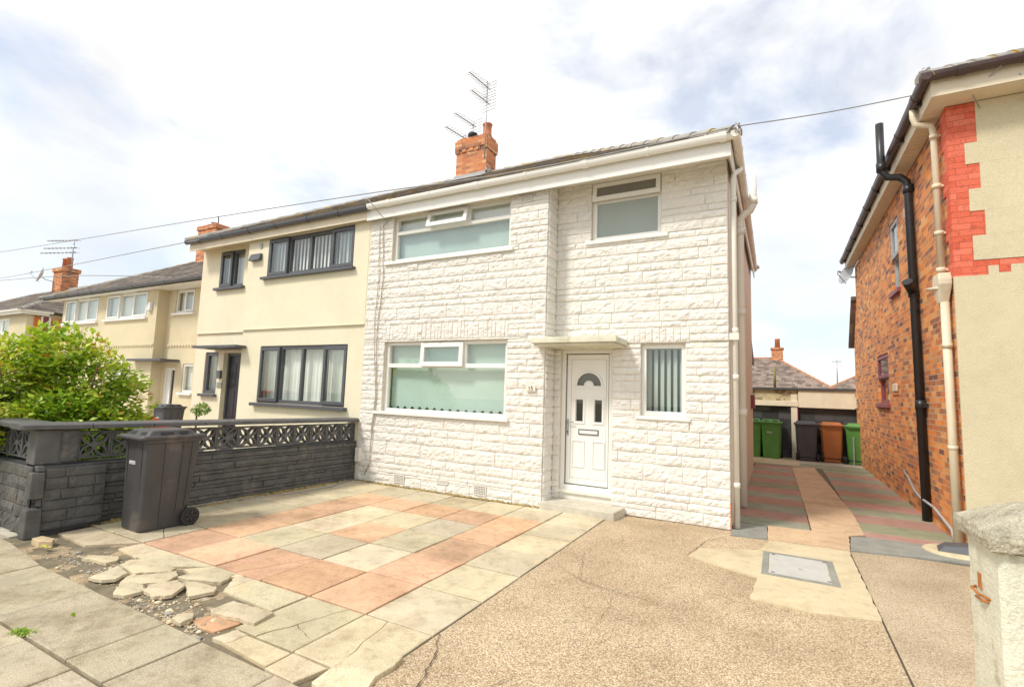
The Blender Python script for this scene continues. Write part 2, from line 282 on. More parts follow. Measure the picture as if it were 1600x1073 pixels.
class MB:
    def __init__(s): s.v = []; s.f = []; s.uv = []; s.t = []; s.sm = []
    def face(s, pts, uv=None, tint=(1, 1, 1), smooth=False):
        b = len(s.v); s.v += [tuple(p) for p in pts]; s.f.append(tuple(range(b, b+len(pts)))); s.uv.append(uv); s.t.append(tint); s.sm.append(smooth)
    def faces(s, vs, fs, tint=(1, 1, 1), smooth=False):
        b = len(s.v); s.v += [tuple(p) for p in vs]
        for q in fs: s.f.append(tuple(b+i for i in q)); s.uv.append(None); s.t.append(tint); s.sm.append(smooth)
    def box(s, x0, x1, y0, y1, z0, z1, tint=(1, 1, 1), T=None):
        vs = [(x, y, z) for x in (x0, x1) for y in (y0, y1) for z in (z0, z1)]
        if T: vs = [T(*p) for p in vs]
        s.faces(vs, [(0, 1, 3, 2), (4, 6, 7, 5), (0, 4, 5, 1), (2, 3, 7, 6), (0, 2, 6, 4), (1, 5, 7, 3)], tint)
        return s
    def hexa(s, bot, top, tint=(1, 1, 1)):
        n = len(bot)
        s.faces(list(bot)+list(top), [tuple(range(n))[::-1], tuple(range(n, 2*n))]+[(i, (i+1) % n, n+(i+1) % n, n+i) for i in range(n)], tint); return s
    def prism(s, poly, z0, z1, tint=(1, 1, 1), T=None):
        T = T or (lambda a, b, c: (a, b, c))
        return s.hexa([T(p[0], p[1], z0) for p in poly], [T(p[0], p[1], z1) for p in poly], tint)
    def rings(s, rings, close=True, caps=True, smooth=True, tint=(1, 1, 1)):
        b = len(s.v); n = len(rings[0])
        for rg in rings: s.v += [tuple(p) for p in rg]
        def add(q, sm): s.f.append(q); s.uv.append(None); s.t.append(tint); s.sm.append(sm)
        for i in range(len(rings)-1):
            for j in range(n if close else n-1):
                k = (j+1) % n; add((b+i*n+j, b+i*n+k, b+(i+1)*n+k, b+(i+1)*n+j), smooth)
        if caps:
            add(tuple(b+j for j in range(n))[::-1], False); add(tuple(b+(len(rings)-1)*n+j for j in range(n)), False)
        return s
    def tube(s, pts, rad, n=8, smooth=True, tint=(1, 1, 1)):
        pts = [Vector(p) for p in pts]; rg = []
        rad = rad if isinstance(rad, (list, tuple)) else [rad]*len(pts)
        d0 = (pts[1]-pts[0]).normalized(); up = Vector((0, 0, 1)) if abs(d0.z) < .9 else Vector((1, 0, 0))
        a = d0.cross(up).normalized()
        for i, p in enumerate(pts):
            d = ((pts[min(i+1, len(pts)-1)]-pts[max(i-1, 0)])).normalized()
            a = (a-d*a.dot(d)).normalized(); c = d.cross(a)
            rg.append([p+(a*math.cos(2*math.pi*k/n)+c*math.sin(2*math.pi*k/n))*rad[i] for k in range(n)])
        return s.rings(rg, smooth=smooth, tint=tint)
    def lathe(s, prof, cx=0, cy=0, n=16, smooth=True):
        return s.rings([[(cx+rr*math.cos(2*math.pi*k/n), cy+rr*math.sin(2*math.pi*k/n), z) for k in range(n)] for rr, z in prof], smooth=smooth)
    def grid(s, P, nu, nv, smooth=False, tint=(1, 1, 1)):
        b = len(s.v)
        for i in range(nu+1):
            for j in range(nv+1): s.v.append(tuple(P(i/nu, j/nv)))
        for i in range(nu):
            for j in range(nv):
                q = b+i*(nv+1)+j; s.f.append((q, q+nv+1, q+nv+2, q+1)); s.uv.append(None); s.t.append(tint); s.sm.append(smooth)
    def along(s, p0, p1, prof, up=(0, 0, 1), side=None):
        p0 = Vector(p0); p1 = Vector(p1); d = (p1-p0).normalized(); up = Vector(up)
        sd_ = Vector(side) if side else d.cross(up).normalized()
        return s.rings([[p+sd_*a+up*b for a, b in prof] for p in (p0, p1)], smooth=False)
    def build(s, name, mat, parent=None, bev=0, label=None, cat=None, group=None, kind=None, local=False, recalc=True, seg=2):
        me = bpy.data.meshes.new(name)
        off = Vector((0, 0, 0)) if (local or not parent) else wloc(parent)
        me.from_pydata([(x-off.x, y-off.y, z-off.z) for x, y, z in s.v], [], s.f)
        me.uv_layers.new(name='UVMap')
        ta = any(t != (1, 1, 1) for t in s.t) or (mat and mat.name.startswith(('cream_paving', 'red_paving', 'pavement', 'pink_flag', 'green_grey', 'rubble')))
        if ta: me.color_attributes.new('tint', 'FLOAT_COLOR', 'CORNER')
        uvl = me.uv_layers['UVMap'].data
        ta = me.color_attributes['tint'].data if ta else None
        for p, uv, t, sm in zip(me.polygons, s.uv, s.t, s.sm):
            n = p.normal; p.use_smooth = sm
            for k, i in enumerate(p.loop_indices):
                x, y, z = s.v[me.loops[i].vertex_index]
                if uv: q = uv[k]
                elif abs(n.x) > abs(n.y) and abs(n.x) > abs(n.z): q = (y, z)
                elif abs(n.y) > abs(n.z): q = (x, z)
                else: q = (x, y)
                uvl[i].uv = q
                if ta: ta[i].color = (*t, 1)
        if recalc:
            bm = bmesh.new(); bm.from_mesh(me); bmesh.ops.recalc_face_normals(bm, faces=bm.faces); bm.to_mesh(me); bm.free()
        me.materials.append(mat)
        o = bpy.data.objects.new(name, me); COL.objects.link(o)
        if parent: o.parent = parent
        if bev:
            b = o.modifiers.new('bevel', 'BEVEL'); b.width = bev; b.segments = seg; b.limit_method = 'ANGLE'; b.angle_limit = R(40)
        return tag(o, label, cat, group, kind)
def B(*a, **k): return MB().box(*a, **k)
def hollow_parent(o): return o

def subtract(rect, holes):
    out = [rect]
    for h in holes:
        nxt = []
        for (a, b, c, d) in out:
            if h[1] <= a or h[0] >= b or h[3] <= c or h[2] >= d: nxt.append((a, b, c, d)); continue
            if c < h[2]: nxt.append((a, b, c, h[2]))
            if d > h[3]: nxt.append((a, b, h[3], d))
            zz0, zz1 = max(c, h[2]), min(d, h[3])
            if a < h[0]: nxt.append((a, h[0], zz0, zz1))
            if b > h[1]: nxt.append((h[1], b, zz0, zz1))
        out = nxt
    return out
def FY(Y): return lambda u, d, z: (u, Y-d, z)      # wall facing the street
def FNX(X): return lambda u, d, z: (X-d, u, z)     # wall facing -X
def FPX(X): return lambda u, d, z: (X+d, u, z)     # wall facing +X
def wall(mb, T, rect, holes=(), th=.24, back=True):
    for (a, b, c, d) in subtract(rect, holes):
        mb.face([T(a, 0, c), T(b, 0, c), T(b, 0, d), T(a, 0, d)])
        if back: mb.face([T(a, -th, c), T(b, -th, c), T(b, -th, d), T(a, -th, d)])
    for (a, b, c, d) in holes:
        for p, q in (((a, c), (b, c)), ((b, c), (b, d)), ((b, d), (a, d)), ((a, d), (a, c))):
            mb.face([T(p[0], 0, p[1]), T(q[0], 0, q[1]), T(q[0], -th, q[1]), T(p[0], -th, p[1])])
    return mb

def rockface(mb, T, rect, rnd, amp=.023, cell=.021, base=.012, inset=.010):
    a, b, c, d = rect
    if b-a < .02 or d-c < .015: return
    nu = max(3, min(40, round((b-a)/cell))); nv = max(3, min(12, round((d-c)/cell)))
    so_ = Vector((rnd.uniform(0, 90), rnd.uniform(0, 90), rnd.uniform(0, 90)))
    tu = rnd.uniform(-.006, .006); tz = rnd.uniform(-.004, .006); bb = base+rnd.uniform(0, .006)
    def P(s_, t_):
        uu = a+(b-a)*s_; zz = c+(d-c)*t_
        e = min(s_*nu, (1-s_)*nu, t_*nv, (1-t_)*nv)
        if e < .5:
            jx = noise.noise(Vector((uu*30, zz*30, so_.x)))*.0025
            return T(uu, .0055, zz)
        q = Vector((uu*11, zz*17, 0))+so_
        h = abs(noise.noise(q))*1.1+abs(noise.noise(q*2.3))*.5+noise.noise(q*.45)*.45
        h2 = noise.noise(q*5)*.16
        bulge = .35+.65*math.sin(math.pi*min(1, max(0, t_*.9+.05)))**.6
        dd = max(.004, bb+amp*(h+h2)*bulge+tu*(s_-.5)-.010*(t_-.5))
        # pull first inner ring towards the edge for a crisp arris
        if e < 1.5:
            if s_*nu < 1.5: uu = a+inset
            if (1-s_)*nu < 1.5: uu = b-inset
            if t_*nv < 1.5: zz = c+inset
            if (1-t_)*nv < 1.5: zz = d-inset
            dd = .0055+max(.002, dd-.0055)*.72
        return T(uu, dd, zz)
    g = rnd.uniform(.94, 1.03)
    mb.grid(P, nu, nv, smooth=False)
COURSES = [.16, .10, .09, .14, .22, .14, .12, .19, .16, .09, .15, .10, .15, .09, .10, .09, .08, .09, .09, .10, .10, .08, .15, .20, .10, .09, .18, .11, .16, .15, .09, .14, .10, .09, .15, .10, .14, .12, .15]
def cladding(mb, T, u0, u1, z0, z1, holes, seed, courses=COURSES, lmin=.24, lmax=.75, soldiers=(), **kw):
    rnd = random.Random(seed); z = 0; i = 0
    hs = list(holes)+list(soldiers)
    while z < z1-.01 and i < 200:
        h = courses[i % len(courses)]; i += 1
        if z+h > z0+.01:
            c, d = max(z, z0), min(z+h, z1)
            uu = u0-rnd.uniform(0, .2)
            while uu < u1:
                ln = rnd.uniform(lmin, lmax)*(1.25 if h < .11 else 1)
                a, b = max(uu, u0), min(uu+ln, u1)
                if u1-b < .09: b = u1
                if b-a > .02:
                    for q in subtract((a, b, c, d), hs): rockface(mb, T, q, rnd, **kw)
                uu = b if b == u1 else uu+ln
                if b == u1: break
        z += h
    for (a, b, c, d) in soldiers:
        uu = a
        while uu < b-.02:
            wd = rnd.uniform(.06, .11); e = min(uu+wd, b)
            if b-e < .04: e = b
            rockface(mb, T, (uu, e, c, d), rnd, **kw); uu = e

def window(parent, T, rect, panes, frame, recess=.07, openers=(), sill=None, inner=None, mull=None, depth=.07, glass=None, room=True, sillmat=None, label=None, wall_th=.24):
    """frame = rect minus panes; openers: rects with a raised sash, third flag = tilt open"""
    a, b, c, d = rect
    fm = MB()
    holes = [p[:4] for p in panes]
    for q in subtract(rect, holes): fm.box(q[0], q[1], -recess-depth, -recess, q[2], q[3], T=T)
    fo = fm.build('window', frame, parent, bev=.004, label=label)
    for p in panes:
        gm = MB(); g = glass or M['glass']
        if len(p) > 4: g = p[4]
        gm.face([T(p[0]-.01, -recess-.035, p[2]-.01), T(p[1]+.01, -recess-.035, p[2]-.01), T(p[1]+.01, -recess-.035, p[3]+.01), T(p[0]-.01, -recess-.035, p[3]+.01)])
        gm.build('pane', g, fo)
    for (oa, ob, oc, od, wdt, tilt) in openers:
        sm_ = MB(); sa = math.sin(R(tilt)); ca = math.cos(R(tilt))
        def TT(u_, d_, z_):
            dz = z_-od
            return T(u_, d_*ca-dz*sa, od+dz*ca+d_*sa*.3)
        for q in subtract((oa, ob, oc, od), [(oa+wdt, ob-wdt, oc+wdt, od-wdt)]): sm_.box(q[0], q[1], -recess+.002, -recess+.045, q[2], q[3], T=TT)
        so2 = sm_.build('sash', frame, fo, bev=.006)
        gm = MB(); gm.face([TT(oa+wdt-.008, -recess+.02, oc+wdt-.008), TT(ob-wdt+.008, -recess+.02, oc+wdt-.008), TT(ob-wdt+.008, -recess+.02, od-wdt+.008), TT(oa+wdt-.008, -recess+.02, od-wdt+.008)])
        gm.build('sash_pane', glass or M['glass'], fo)
    if sill:
        B(sill[0], sill[1], -recess+.001, sill[4], sill[2], sill[3], T=T).build('sill', sillmat or frame, fo, bev=.006)
    if room:
        rm = MB(); D0, D1 = -wall_th-.004, -wall_th-1.0; e = .15
        aa, bb, cc, dd_ = a-e, b+e, c-e, d+e
        rm.face([T(aa, D1, cc), T(bb, D1, cc), T(bb, D1, dd_), T(aa, D1, dd_)])
        for p, q in (((aa, cc), (bb, cc)), ((bb, cc), (bb, dd_)), ((bb, dd_), (aa, dd_)), ((aa, dd_), (aa, cc))):
            rm.face([T(p[0], D0, p[1]), T(q[0], D0, q[1]), T(q[0], D1, q[1]), T(p[0], D1, p[1])])
        rm.build('room_lining', M['room'], fo)
    if inner: inner(fo, T, rect, recess)
    return fo
def pleats(mat, u0, u1, z0, z1, d=-.17, amp=.012, per=.06, name='net_curtain'):
    def fn(fo, T, rect, recess):
        mb = MB(); n = max(8, int((u1-u0)/per*6))
        mb.grid(lambda s_, t_: T(u0+(u1-u0)*s_, d+amp*math.sin(2*math.pi*(u1-u0)*s_/per+noise.noise(Vector((s_*9, 0, u0)))*2), z0+(z1-z0)*t_), n, 1, smooth=True)
        mb.build(name, mat, fo)
    return fn
def slats(mat, u0, u1, z0, z1, d=-.17, wd=.085, gap=.02, ang=25, name='vertical_blind'):
    def fn(fo, T, rect, recess):
        mb = MB(); uu = u0; ca, sa = math.cos(R(ang)), math.sin(R(ang))
        while uu < u1:
            h = wd/2; c_ = uu+h
            mb.grid(lambda s_, t_: T(c_+(s_-.5)*wd*ca, d+(s_-.5)*wd*sa-.008*math.cos((s_-.5)*math.pi), z0+(z1-z0)*t_), 4, 1, smooth=True)
            uu += wd+gap
        mb.box(u0, u1, d-.03, d+.03, z1, z1+.03, T=T)
        mb.build(name, mat, fo)
    return fn
def both(*fs):
    def fn(*a):
        for g in fs: g(*a)
    return fn

def text_mesh(s, size, T, u0, z0, d, mat, name, parent, extrude=.002):
    cu = bpy.data.curves.new(name, 'FONT'); cu.body = s; cu.size = size; cu.extrude = extrude; cu.align_x = 'CENTER'; cu.align_y = 'CENTER'
    o = bpy.data.objects.new(name+'_tmp', cu); COL.objects.link(o)
    dg = bpy.context.evaluated_depsgraph_get(); me0 = bpy.data.meshes.new_from_object(o.evaluated_get(dg))
    mb = MB()
    mb.faces([T(u0+v.co.x, d+v.co.z, z0+v.co.y) for v in me0.vertices], [tuple(p.vertices) for p in me0.polygons])
    bpy.data.objects.remove(o); bpy.data.curves.remove(cu); bpy.data.meshes.remove(me0)
    return mb.build(name, mat, parent)

def slope(mb, A, B_, C, D, rows, lift=.028):
    """tiled slope: eave A->B, top D->C, courses stepped"""
    A, B_, C, D = map(Vector, (A, B_, C, D)); nrm = (B_-A).cross(D-A).normalized()
    if nrm.z < 0: nrm = -nrm
    ex = (B_-A).normalized(); org = A; L_ = ((D-A)-(D-A).dot(ex)*ex).length
    for i in range(rows):
        t0, t1 = i/rows, min(1, (i+1)/rows+.02)
        p0, p1 = A.lerp(D, t0), B_.lerp(C, t0); q0, q1 = A.lerp(D, t1), B_.lerp(C, t1)
        if (p1-p0).length < .01: continue
        n = max(1, int((p1-p0).length/.33))
        lo = []; 
        for k in range(n+1):
            s_ = k/n; jit = noise.noise(Vector((i*3.1, k*1.7, A.x)))*.006
            lo.append((p0.lerp(p1, s_)+nrm*(lift+jit), q0.lerp(q1, s_)+nrm*.006, p0.lerp(p1, s_)-nrm*.004))
        for k in range(n):
            a, b = lo[k], lo[k+1]
            uvf = lambda p: ((p-org).dot(ex), i*.25+.02+(.2 if False else 0))
            va = [(a[0]-org).dot(ex), (b[0]-org).dot(ex)]
            mb.face([a[0], b[0], b[1], a[1]], uv=[(va[0], i*.25+.01), (va[1], i*.25+.01), ((b[1]-org).dot(ex), i*.25+.24), ((a[1]-org).dot(ex), i*.25+.24)])
            mb.face([a[2], b[2], b[0], a[0]], uv=[(va[0], i*.25+.01), (va[1], i*.25+.01), (va[1], i*.25+.03), (va[0], i*.25+.03)])
def ridge(mb, p0, p1, rad=.095, seg=.42, n=6, step=.016):
    p0, p1 = Vector(p0), Vector(p1); d = p1-p0; L_ = d.length; d.normalize(); k = max(1, round(L_/seg)); s_ = L_/k
    side = d.cross(Vector((0, 0, 1))).normalized(); up = side.cross(d).normalized()
    for i in range(k):
        a, b = p0+d*s_*i, p0+d*(s_*(i+1)+.04); rr0, rr1 = rad+step, rad
        prof = lambda p, rr: [p+side*rr*math.cos(math.pi*j/n)+up*(rr*math.sin(math.pi*j/n)-.05) for j in range(n+1)]
        mb.rings([prof(a, rr0), prof(b, rr1)], smooth=False)
def hiproof(name, parent, mat, x0, x1, y0, y1, ze, pitch, hipL=True, hipR=True, rmat=None, back=True, under=.1):
    k = math.tan(pitch); yr = (y0+y1)/2; hw = yr-y0; zr = ze+hw*k
    xl = x0+hw if hipL else x0; xr = x1-hw if hipR else x1
    mb = MB(); rows = max(4, round(math.hypot(hw, hw*k)/.27))
    slope(mb, (x0, y0, ze), (x1, y0, ze), (xr, yr, zr), (xl, yr, zr), rows)
    slope(mb, (x1, y1, ze), (x0, y1, ze), (xl, yr, zr), (xr, yr, zr), rows)
    if hipR: slope(mb, (x1, y0, ze), (x1, y1, ze), (xr, yr, zr), (xr, yr, zr), rows)
    else: mb.face([(x1, y0, ze), (x1, y1, ze), (x1, yr, zr)])
    if hipL: slope(mb, (x0, y1, ze), (x0, y0, ze), (xl, yr, zr), (xl, yr, zr), rows)
    else: mb.face([(x0, y0, ze), (x0, y1, ze), (x0, yr, zr)])
    mb.face([(x0, y0, ze-.01), (x1, y0, ze-.01), (x1, y1, ze-.01), (x0, y1, ze-.01)])
    ro = mb.build('roof', mat, parent, recalc=False)
    rb = MB(); ridge(rb, (xl, yr, zr), (xr, yr, zr))
    if hipR:
        ridge(rb, (x1+.02, y0-.02, ze+.02), (xr, yr, zr)); ridge(rb, (x1, y1, ze), (xr, yr, zr))
    if hipL:
        ridge(rb, (x0-.02, y0-.02, ze+.02), (xl, yr, zr)); ridge(rb, (x0, y1, ze), (xl, yr, zr))
    rb.build('ridge_tiles', rmat or M['ridge'], ro)
    return ro
GUT = [(-.055, 0)]+[(-.055*math.cos(a), -.075*math.sin(a)) for a in [math.pi*k/8 for k in range(1, 8)]]+[(.055, 0), (.055, .012), (-.055, .012)]
def gutter(parent, p0, p1, mat, brackets=.9, joints=True):
    mb = MB(); mb.along(p0, p1, GUT)
    p0, p1 = Vector(p0), Vector(p1); L_ = (p1-p0).length; d = (p1-p0).normalized(); k = int(L_/brackets)
    for i in range(k+1):
        a = p0+d*(i+.5)*brackets
        if (a-p0).length > L_-.05: break
        mb.along(a, a+d*(.035 if i % 2 else .09), [(x*1.12, z*1.12) for x, z in GUT])
    return mb.build('gutter', mat, parent)
def yagi(mb, base, dr, L_, n, el=.2, boom=.012, up=Vector((0, 0, 1)), reflector=True):
    base = Vector(base); dr = Vector(dr).normalized(); side = dr.cross(up).normalized()
    mb.tube([base-dr*.12, base+dr*L_], boom, 6)
    for i in range(n):
        p = base+dr*(L_*(i+.5)/n)+up*.01; e = el*(1-.3*i/n)
        mb.tube([p-side*e, p+side*e], .007, 5)
    if reflector:
        for h in (-.16, -.08, 0, .08, .16):
            p = base-dr*.1+up*h; mb.tube([p-side*.2, p+side*.2], .007, 5)

# ================================================================== GROUND
g = MB(); g.face([(-300, -80, -.06), (300, -80, -.06), (300, 500, -.06), (-300, 500, -.06)])
g.build('ground', M['ground'], kind='structure')
B(-60, 60, -12, -3.2, -.14, -.05).build('road', M['asphalt'], kind='structure')
B(-60, 60, -3.2, -3.06, -.14, .01).build('kerb', M['conc_grey'], kind='structure', bev=.02)
# bedding layer under all slabs
B(-6.9, -2.01, 1.9, 7.3, -.055, -.024).build('bedding_earth', M['joint'], kind='structure')
B(-60, 60, -3.06, 1.9, -.058, -.022).build('pavement_bedding', M['joint'], kind='structure')

def slab(mb, poly, z=0., th=.045, ch=.006, tint=(1, 1, 1), tilt=None, rnd=random):
    cx = sum(p[0] for p in poly)/len(poly); cy = sum(p[1] for p in poly)/len(poly)
    ta, tb = tilt if tilt else (rnd.uniform(-.004, .004), rnd.uniform(-.004, .004))
    zz = lambda x, y: z+(x-cx)*ta+(y-cy)*tb
    rr = max(math.hypot(p[0]-cx, p[1]-cy) for p in poly); k = 1-ch/rr*1.3
    inner = [(cx+(x-cx)*k, cy+(y-cy)*k) for x, y in poly]; n = len(poly)
    bot = [(x, y, zz(x, y)-th) for x, y in poly]; mid = [(x, y, zz(x, y)-ch*.7) for x, y in poly]; top = [(x, y, zz(x, y)) for x, y in inner]
    mb.faces(bot+mid+top, [tuple(range(2*n, 3*n))]+[(i, (i+1) % n, n+(i+1) % n, n+i) for i in range(n)]+[(n+i, n+(i+1) % n, 2*n+(i+1) % n, 2*n+i) for i in range(n)]+[tuple(range(n))[::-1]], tint)
def rt(rnd, v=.08, w_=.02):
    k = rnd.uniform(1-v, 1+v); return (min(1.25, k*(1+rnd.uniform(-w_, w_))), k, min(1.25, k*(1+rnd.uniform(-w_*1.6, w_*1.6))))
def cutpoly(poly, p, q, gap=.006, wob=.012, seed=0):
    """split a convex polygon by the jagged line p-q, returning the two pieces"""
    p, q = Vector((*p, 0)), Vector((*q, 0)); d = (q-p).normalized(); nrm = Vector((-d.y, d.x, 0))
    sides = ([], [])
    n = len(poly)
    sd = [(Vector((*v, 0))-p).dot(nrm) for v in poly]; hits = []
    out = {0: [], 1: []}
    for i in range(n):
        a, b = Vector((*poly[i], 0)), Vector((*poly[(i+1) % n], 0)); sa, sb = sd[i], sd[(i+1) % n]
        k = 0 if sa > 0 else 1; out[k].append(('v', a))
        if sa*sb < 0:
            x = a.lerp(b, sa/(sa-sb)); out[0].append(('x', x)); out[1].append(('x', x)); hits.append(x)
    if len(hits) != 2: return [poly]
    m_ = 6; h0, h1 = hits; rnd = random.Random(seed)
    js = [h0.lerp(h1, k/m_)+nrm*rnd.uniform(-wob, wob) for k in range(1, m_)]
    res = []
    for k in (0, 1):
        pts = out[k]; r_ = []
        sgn = 1 if k == 0 else -1
        for i, (t, v) in enumerate(pts):
            if t == 'x':
                r_.append(v+nrm*sgn*gap/2)
                nx = pts[(i+1) % len(pts)]
                if nx[0] == 'x':
                    seq = js if (v-h0).length < 1e-6 else js[::-1]
                    r_ += [j+nrm*sgn*gap/2 for j in seq]
            else: r_.append(v)
        res.append([(v.x, v.y) for v in r_])
    return res

rnd = random.Random(3)
PX = [-6.64, -6.2, -5.6, -5.01, -4.4, -3.79, -3.2, -2.62, -2.02]      # joints across
PY = [2.2, 2.81, 3.43, 4.06, 4.67, 5.28, 5.86, 6.50]
cr = MB(); rd = MB(); G = .007
cracks = {(6, 2): ((-3.1, 3.3), (-2.65, 3.75)), (6, 3): ((-3.2, 3.75), (-2.62, 3.9)), (5, 5): ((-3.8, 5.1), (-3.3, 4.9)), (6, 1): None,
          (7, 0): ((-2.25, 2.15), (-2.42, 2.85)), (6, 0): ((-3.0, 2.15), (-2.75, 2.85)), (5, 4): ((-3.8, 4.9), (-3.2, 4.75)), (4, 4): None, (1, 1): ((-6.2, 3.3), (-5.6, 3.0)), (4, 1): ((-4.0, 3.1), (-3.85, 3.43)), (3, 0): None}
for i in range(8):
    for j in range(7):
        if j == 0 and i < 6: continue
        x0, x1, y0, y1 = PX[i]+G+rnd.uniform(-.002, .003), PX[i+1]-G+rnd.uniform(-.003, .002), PY[j]+G+rnd.uniform(-.002, .003), PY[j+1]-G+rnd.uniform(-.003, .002)
        red = (2 <= i <= 6 and 1 <= j <= 5) and (i in (2, 6) or j in (1, 5) or (i == 4 and j == 3))
        poly = [(x0, y0), (x1, y0), (x1, y1), (x0, y1)]
        ps = [poly]; ck = cracks.get((i, j))
        if ck: ps = cutpoly(poly, *ck, seed=i*9+j)
        if (i, j) in ((6, 2), (6, 0)):
            ps = ps[:1]+cutpoly(ps[1], (x0, y0+.35), (x1, y0+.15), seed=4)
        t = rt(rnd, .15, .035); z = rnd.uniform(-.004, .004)
        for k, p in enumerate(ps): slab(rd if red else cr, p, z+rnd.uniform(-.002, .002) if k else z, tint=t, rnd=rnd)
# front row remnants (cut slabs, left intact one, narrow closers)
for p in ([(-6.6, 2.5), (-5.95, 2.47), (-5.62, 2.79), (-6.62, 2.80)], [(-5.6, 2.6), (-5.2, 2.56), (-5.02, 2.8), (-5.6, 2.8)], [(-5.18, 2.57), (-4.72, 2.58), (-4.41, 2.8), (-5.0, 2.8)],
          [(-4.55, 2.62), (-4.2, 2.56), (-3.98, 2.79), (-4.39, 2.8)], [(-3.84, 2.53), (-3.23, 2.50), (-3.22, 2.8), (-3.95, 2.8)],
          [(-3.16, 2.06), (-2.62, 2.02), (-2.62, 2.185), (-3.18, 2.185)], [(-2.6, 2.0), (-2.35, 1.99), (-2.3, 2.18), (-2.6, 2.19)]):
    slab(cr, p, rnd.uniform(-.004, .004), tint=rt(rnd, .1, .03), rnd=rnd)
cr.build('patio_paving', M['slab_cream'], kind='structure', recalc=False)
rd.build('patio_red_paving', M['slab_red'], kind='structure', recalc=False)

# exposed earth in the broken corner, with real relief
em = MB()
def eh(x, y): return -.028+.022*noise.noise(Vector((x*5, y*5, 2)))+.010*noise.noise(Vector((x*17, y*17, 5)))
em.grid(lambda s_, t_: (-6.75+3.7*s_, 1.97+.9*t_, eh(-6.75+3.7*s_, 1.97+.9*t_)), 110, 30, smooth=True)
em.build('exposed_earth', M['earth'], kind='structure')
rb = MB(); rr = random.Random(12)
def pebble(mb, x, y, z, s_, tint, rr):
    a0 = rr.uniform(0, 6); pts = []
    for zz, k in ((-.3, .7), (.25, 1), (.6, .55)):
        pts.append([(x+s_*k*math.cos(a0+a*1.047)*rr.uniform(.7, 1.2), y+s_*k*math.sin(a0+a*1.047)*rr.uniform(.6, 1.1), z+s_*zz) for a in range(6)])
    mb.rings(pts, smooth=False, tint=tint)
for _ in range(1100):
    cx, cy, sg = rr.choice([(-5.15, 2.33, .2), (-4.5, 2.2, .28), (-4.05, 2.15, .22), (-3.75, 2.1, .2), (-5.6, 2.3, .25), (-3.5, 2.05, .2)])
    x, y = rr.gauss(cx, sg), rr.gauss(cy, .085)
    if not (2.0 < y < 2.62 and -6.4 < x < -3.1): continue
    t = rr.choice([(.9, .9, .9), (1.5, 1.4, 1.15), (.7, .7, .7), (1.2, 1.0, .75), (1.6, 1.45, 1.15)])
    pebble(rb, x, y, eh(x, y)+.004, rr.uniform(.003, .012)*(2.4 if rr.random() < .06 else 1), t, rr)
M['rubble'] = pm('rubble_stone', (.40, .37, .31), .3, 20, .9, 60, .5, tint=True)
rb.build('loose_rubble', M['rubble'], kind='stuff', label='grey stone chippings and rubble lying in bare earth beside pavement', recalc=False)

# pavement slabs (footway)
pv = MB(); rows = [(1.98, 1.47), (1.455, .62), (.605, -.25), (-.265, -1.1), (-1.115, -2.0), (-2.015, -3.05)]
xsr = [[-14, -12.6, -11.2, -9.9, -8.6, -7.4, -6.6, -5.62, -4.64, -4.215, -3.62, -3.2, -2.5, -1.6, -.7, .2, 1.1, 2.0, 2.9, 4, 5]]
for _ in range(5):
    x = -14-rnd.uniform(0, .5); row = [x]
    while x < 5: x += rnd.choice([.6, .75, .9, .9, .6]); row.append(x)
    xsr.append(row)
for (yt, yb), xs in zip(rows, xsr):
    for a, b in zip(xs[:-1], xs[1:]):
        top = [(b-.004, yt-.004), (a+.004, yt-.004)]
        if yt > 1.9: top = [(b-.004, 1.985-.045*(b+2.4)/3.3 if b > -6 else 2.13), (a+.004, 1.985-.045*(a+2.4)/3.3 if a > -6 else 2.13)]
        slab(pv, [(a+.004, yb+.004), (b-.004, yb+.004)]+top, rnd.uniform(-.004, .003), tint=rt(rnd, .09, .02), rnd=rnd)
pv.build('pavement', M['slab_grey'], kind='structure', recalc=False)

# aggregate driveway, with real cracks cut by thin dark strips
dm = MB(); dm.grid(lambda s_, t_: (-2.012+2.66*s_, 1.99+4.9*t_, -.004+.006*noise.noise(Vector((s_*4, t_*6, 1)))), 40, 60, smooth=True)
dm.build('driveway', M['aggr'], kind='structure')
dm = MB(); dm.grid(lambda s_, t_: (.662+6*s_, 1.99+4.85*t_+.5*s_*0, -.006+.006*noise.noise(Vector((s_*9, t_*6, 4)))), 60, 50, smooth=True)
dm.build('neighbour_driveway', M['aggr2'], kind='structure')
B(.645, .664, 1.9, 6.8, -.05, -.008).build('drive_joint', M['crack'], kind='structure')
B(-2.05, 7, 1.93, 7.6, -.056, -.03).build('drive_base', M['joint'], kind='structure')
def crack(pts, wd=.008, seed=1, z=.0015):
    rnd_ = random.Random(seed); path = []
    for a, b in zip(pts[:-1], pts[1:]):
        n = max(2, int(math.hypot(b[0]-a[0], b[1]-a[1])/.035))
        for k in range(n): path.append((a[0]+(b[0]-a[0])*k/n+rnd_.uniform(-.012, .012), a[1]+(b[1]-a[1])*k/n+rnd_.uniform(-.012, .012)))
    path.append(pts[-1]); mb = MB(); prev = None
    for i, (x, y) in enumerate(path):
        ww = wd*rnd_.uniform(.35, 1)*(.3+.7*math.sin(math.pi*min(1, max(0, i/len(path)))))
        d = Vector((path[min(i+1, len(path)-1)][0]-path[max(i-1, 0)][0], path[min(i+1, len(path)-1)][1]-path[max(i-1, 0)][1])).normalized()
        cur = ((x-d.y*ww, y+d.x*ww, z), (x+d.y*ww, y-d.x*ww, z))
        if prev: mb.face([prev[0], prev[1], cur[1], cur[0]])
        prev = cur
    return mb
ck = MB()
def addm(a, b):
    o = len(a.v); a.v += b.v; a.f += [tuple(i+o for i in q) for q in b.f]; a.uv += b.uv; a.t += b.t; a.sm += b.sm
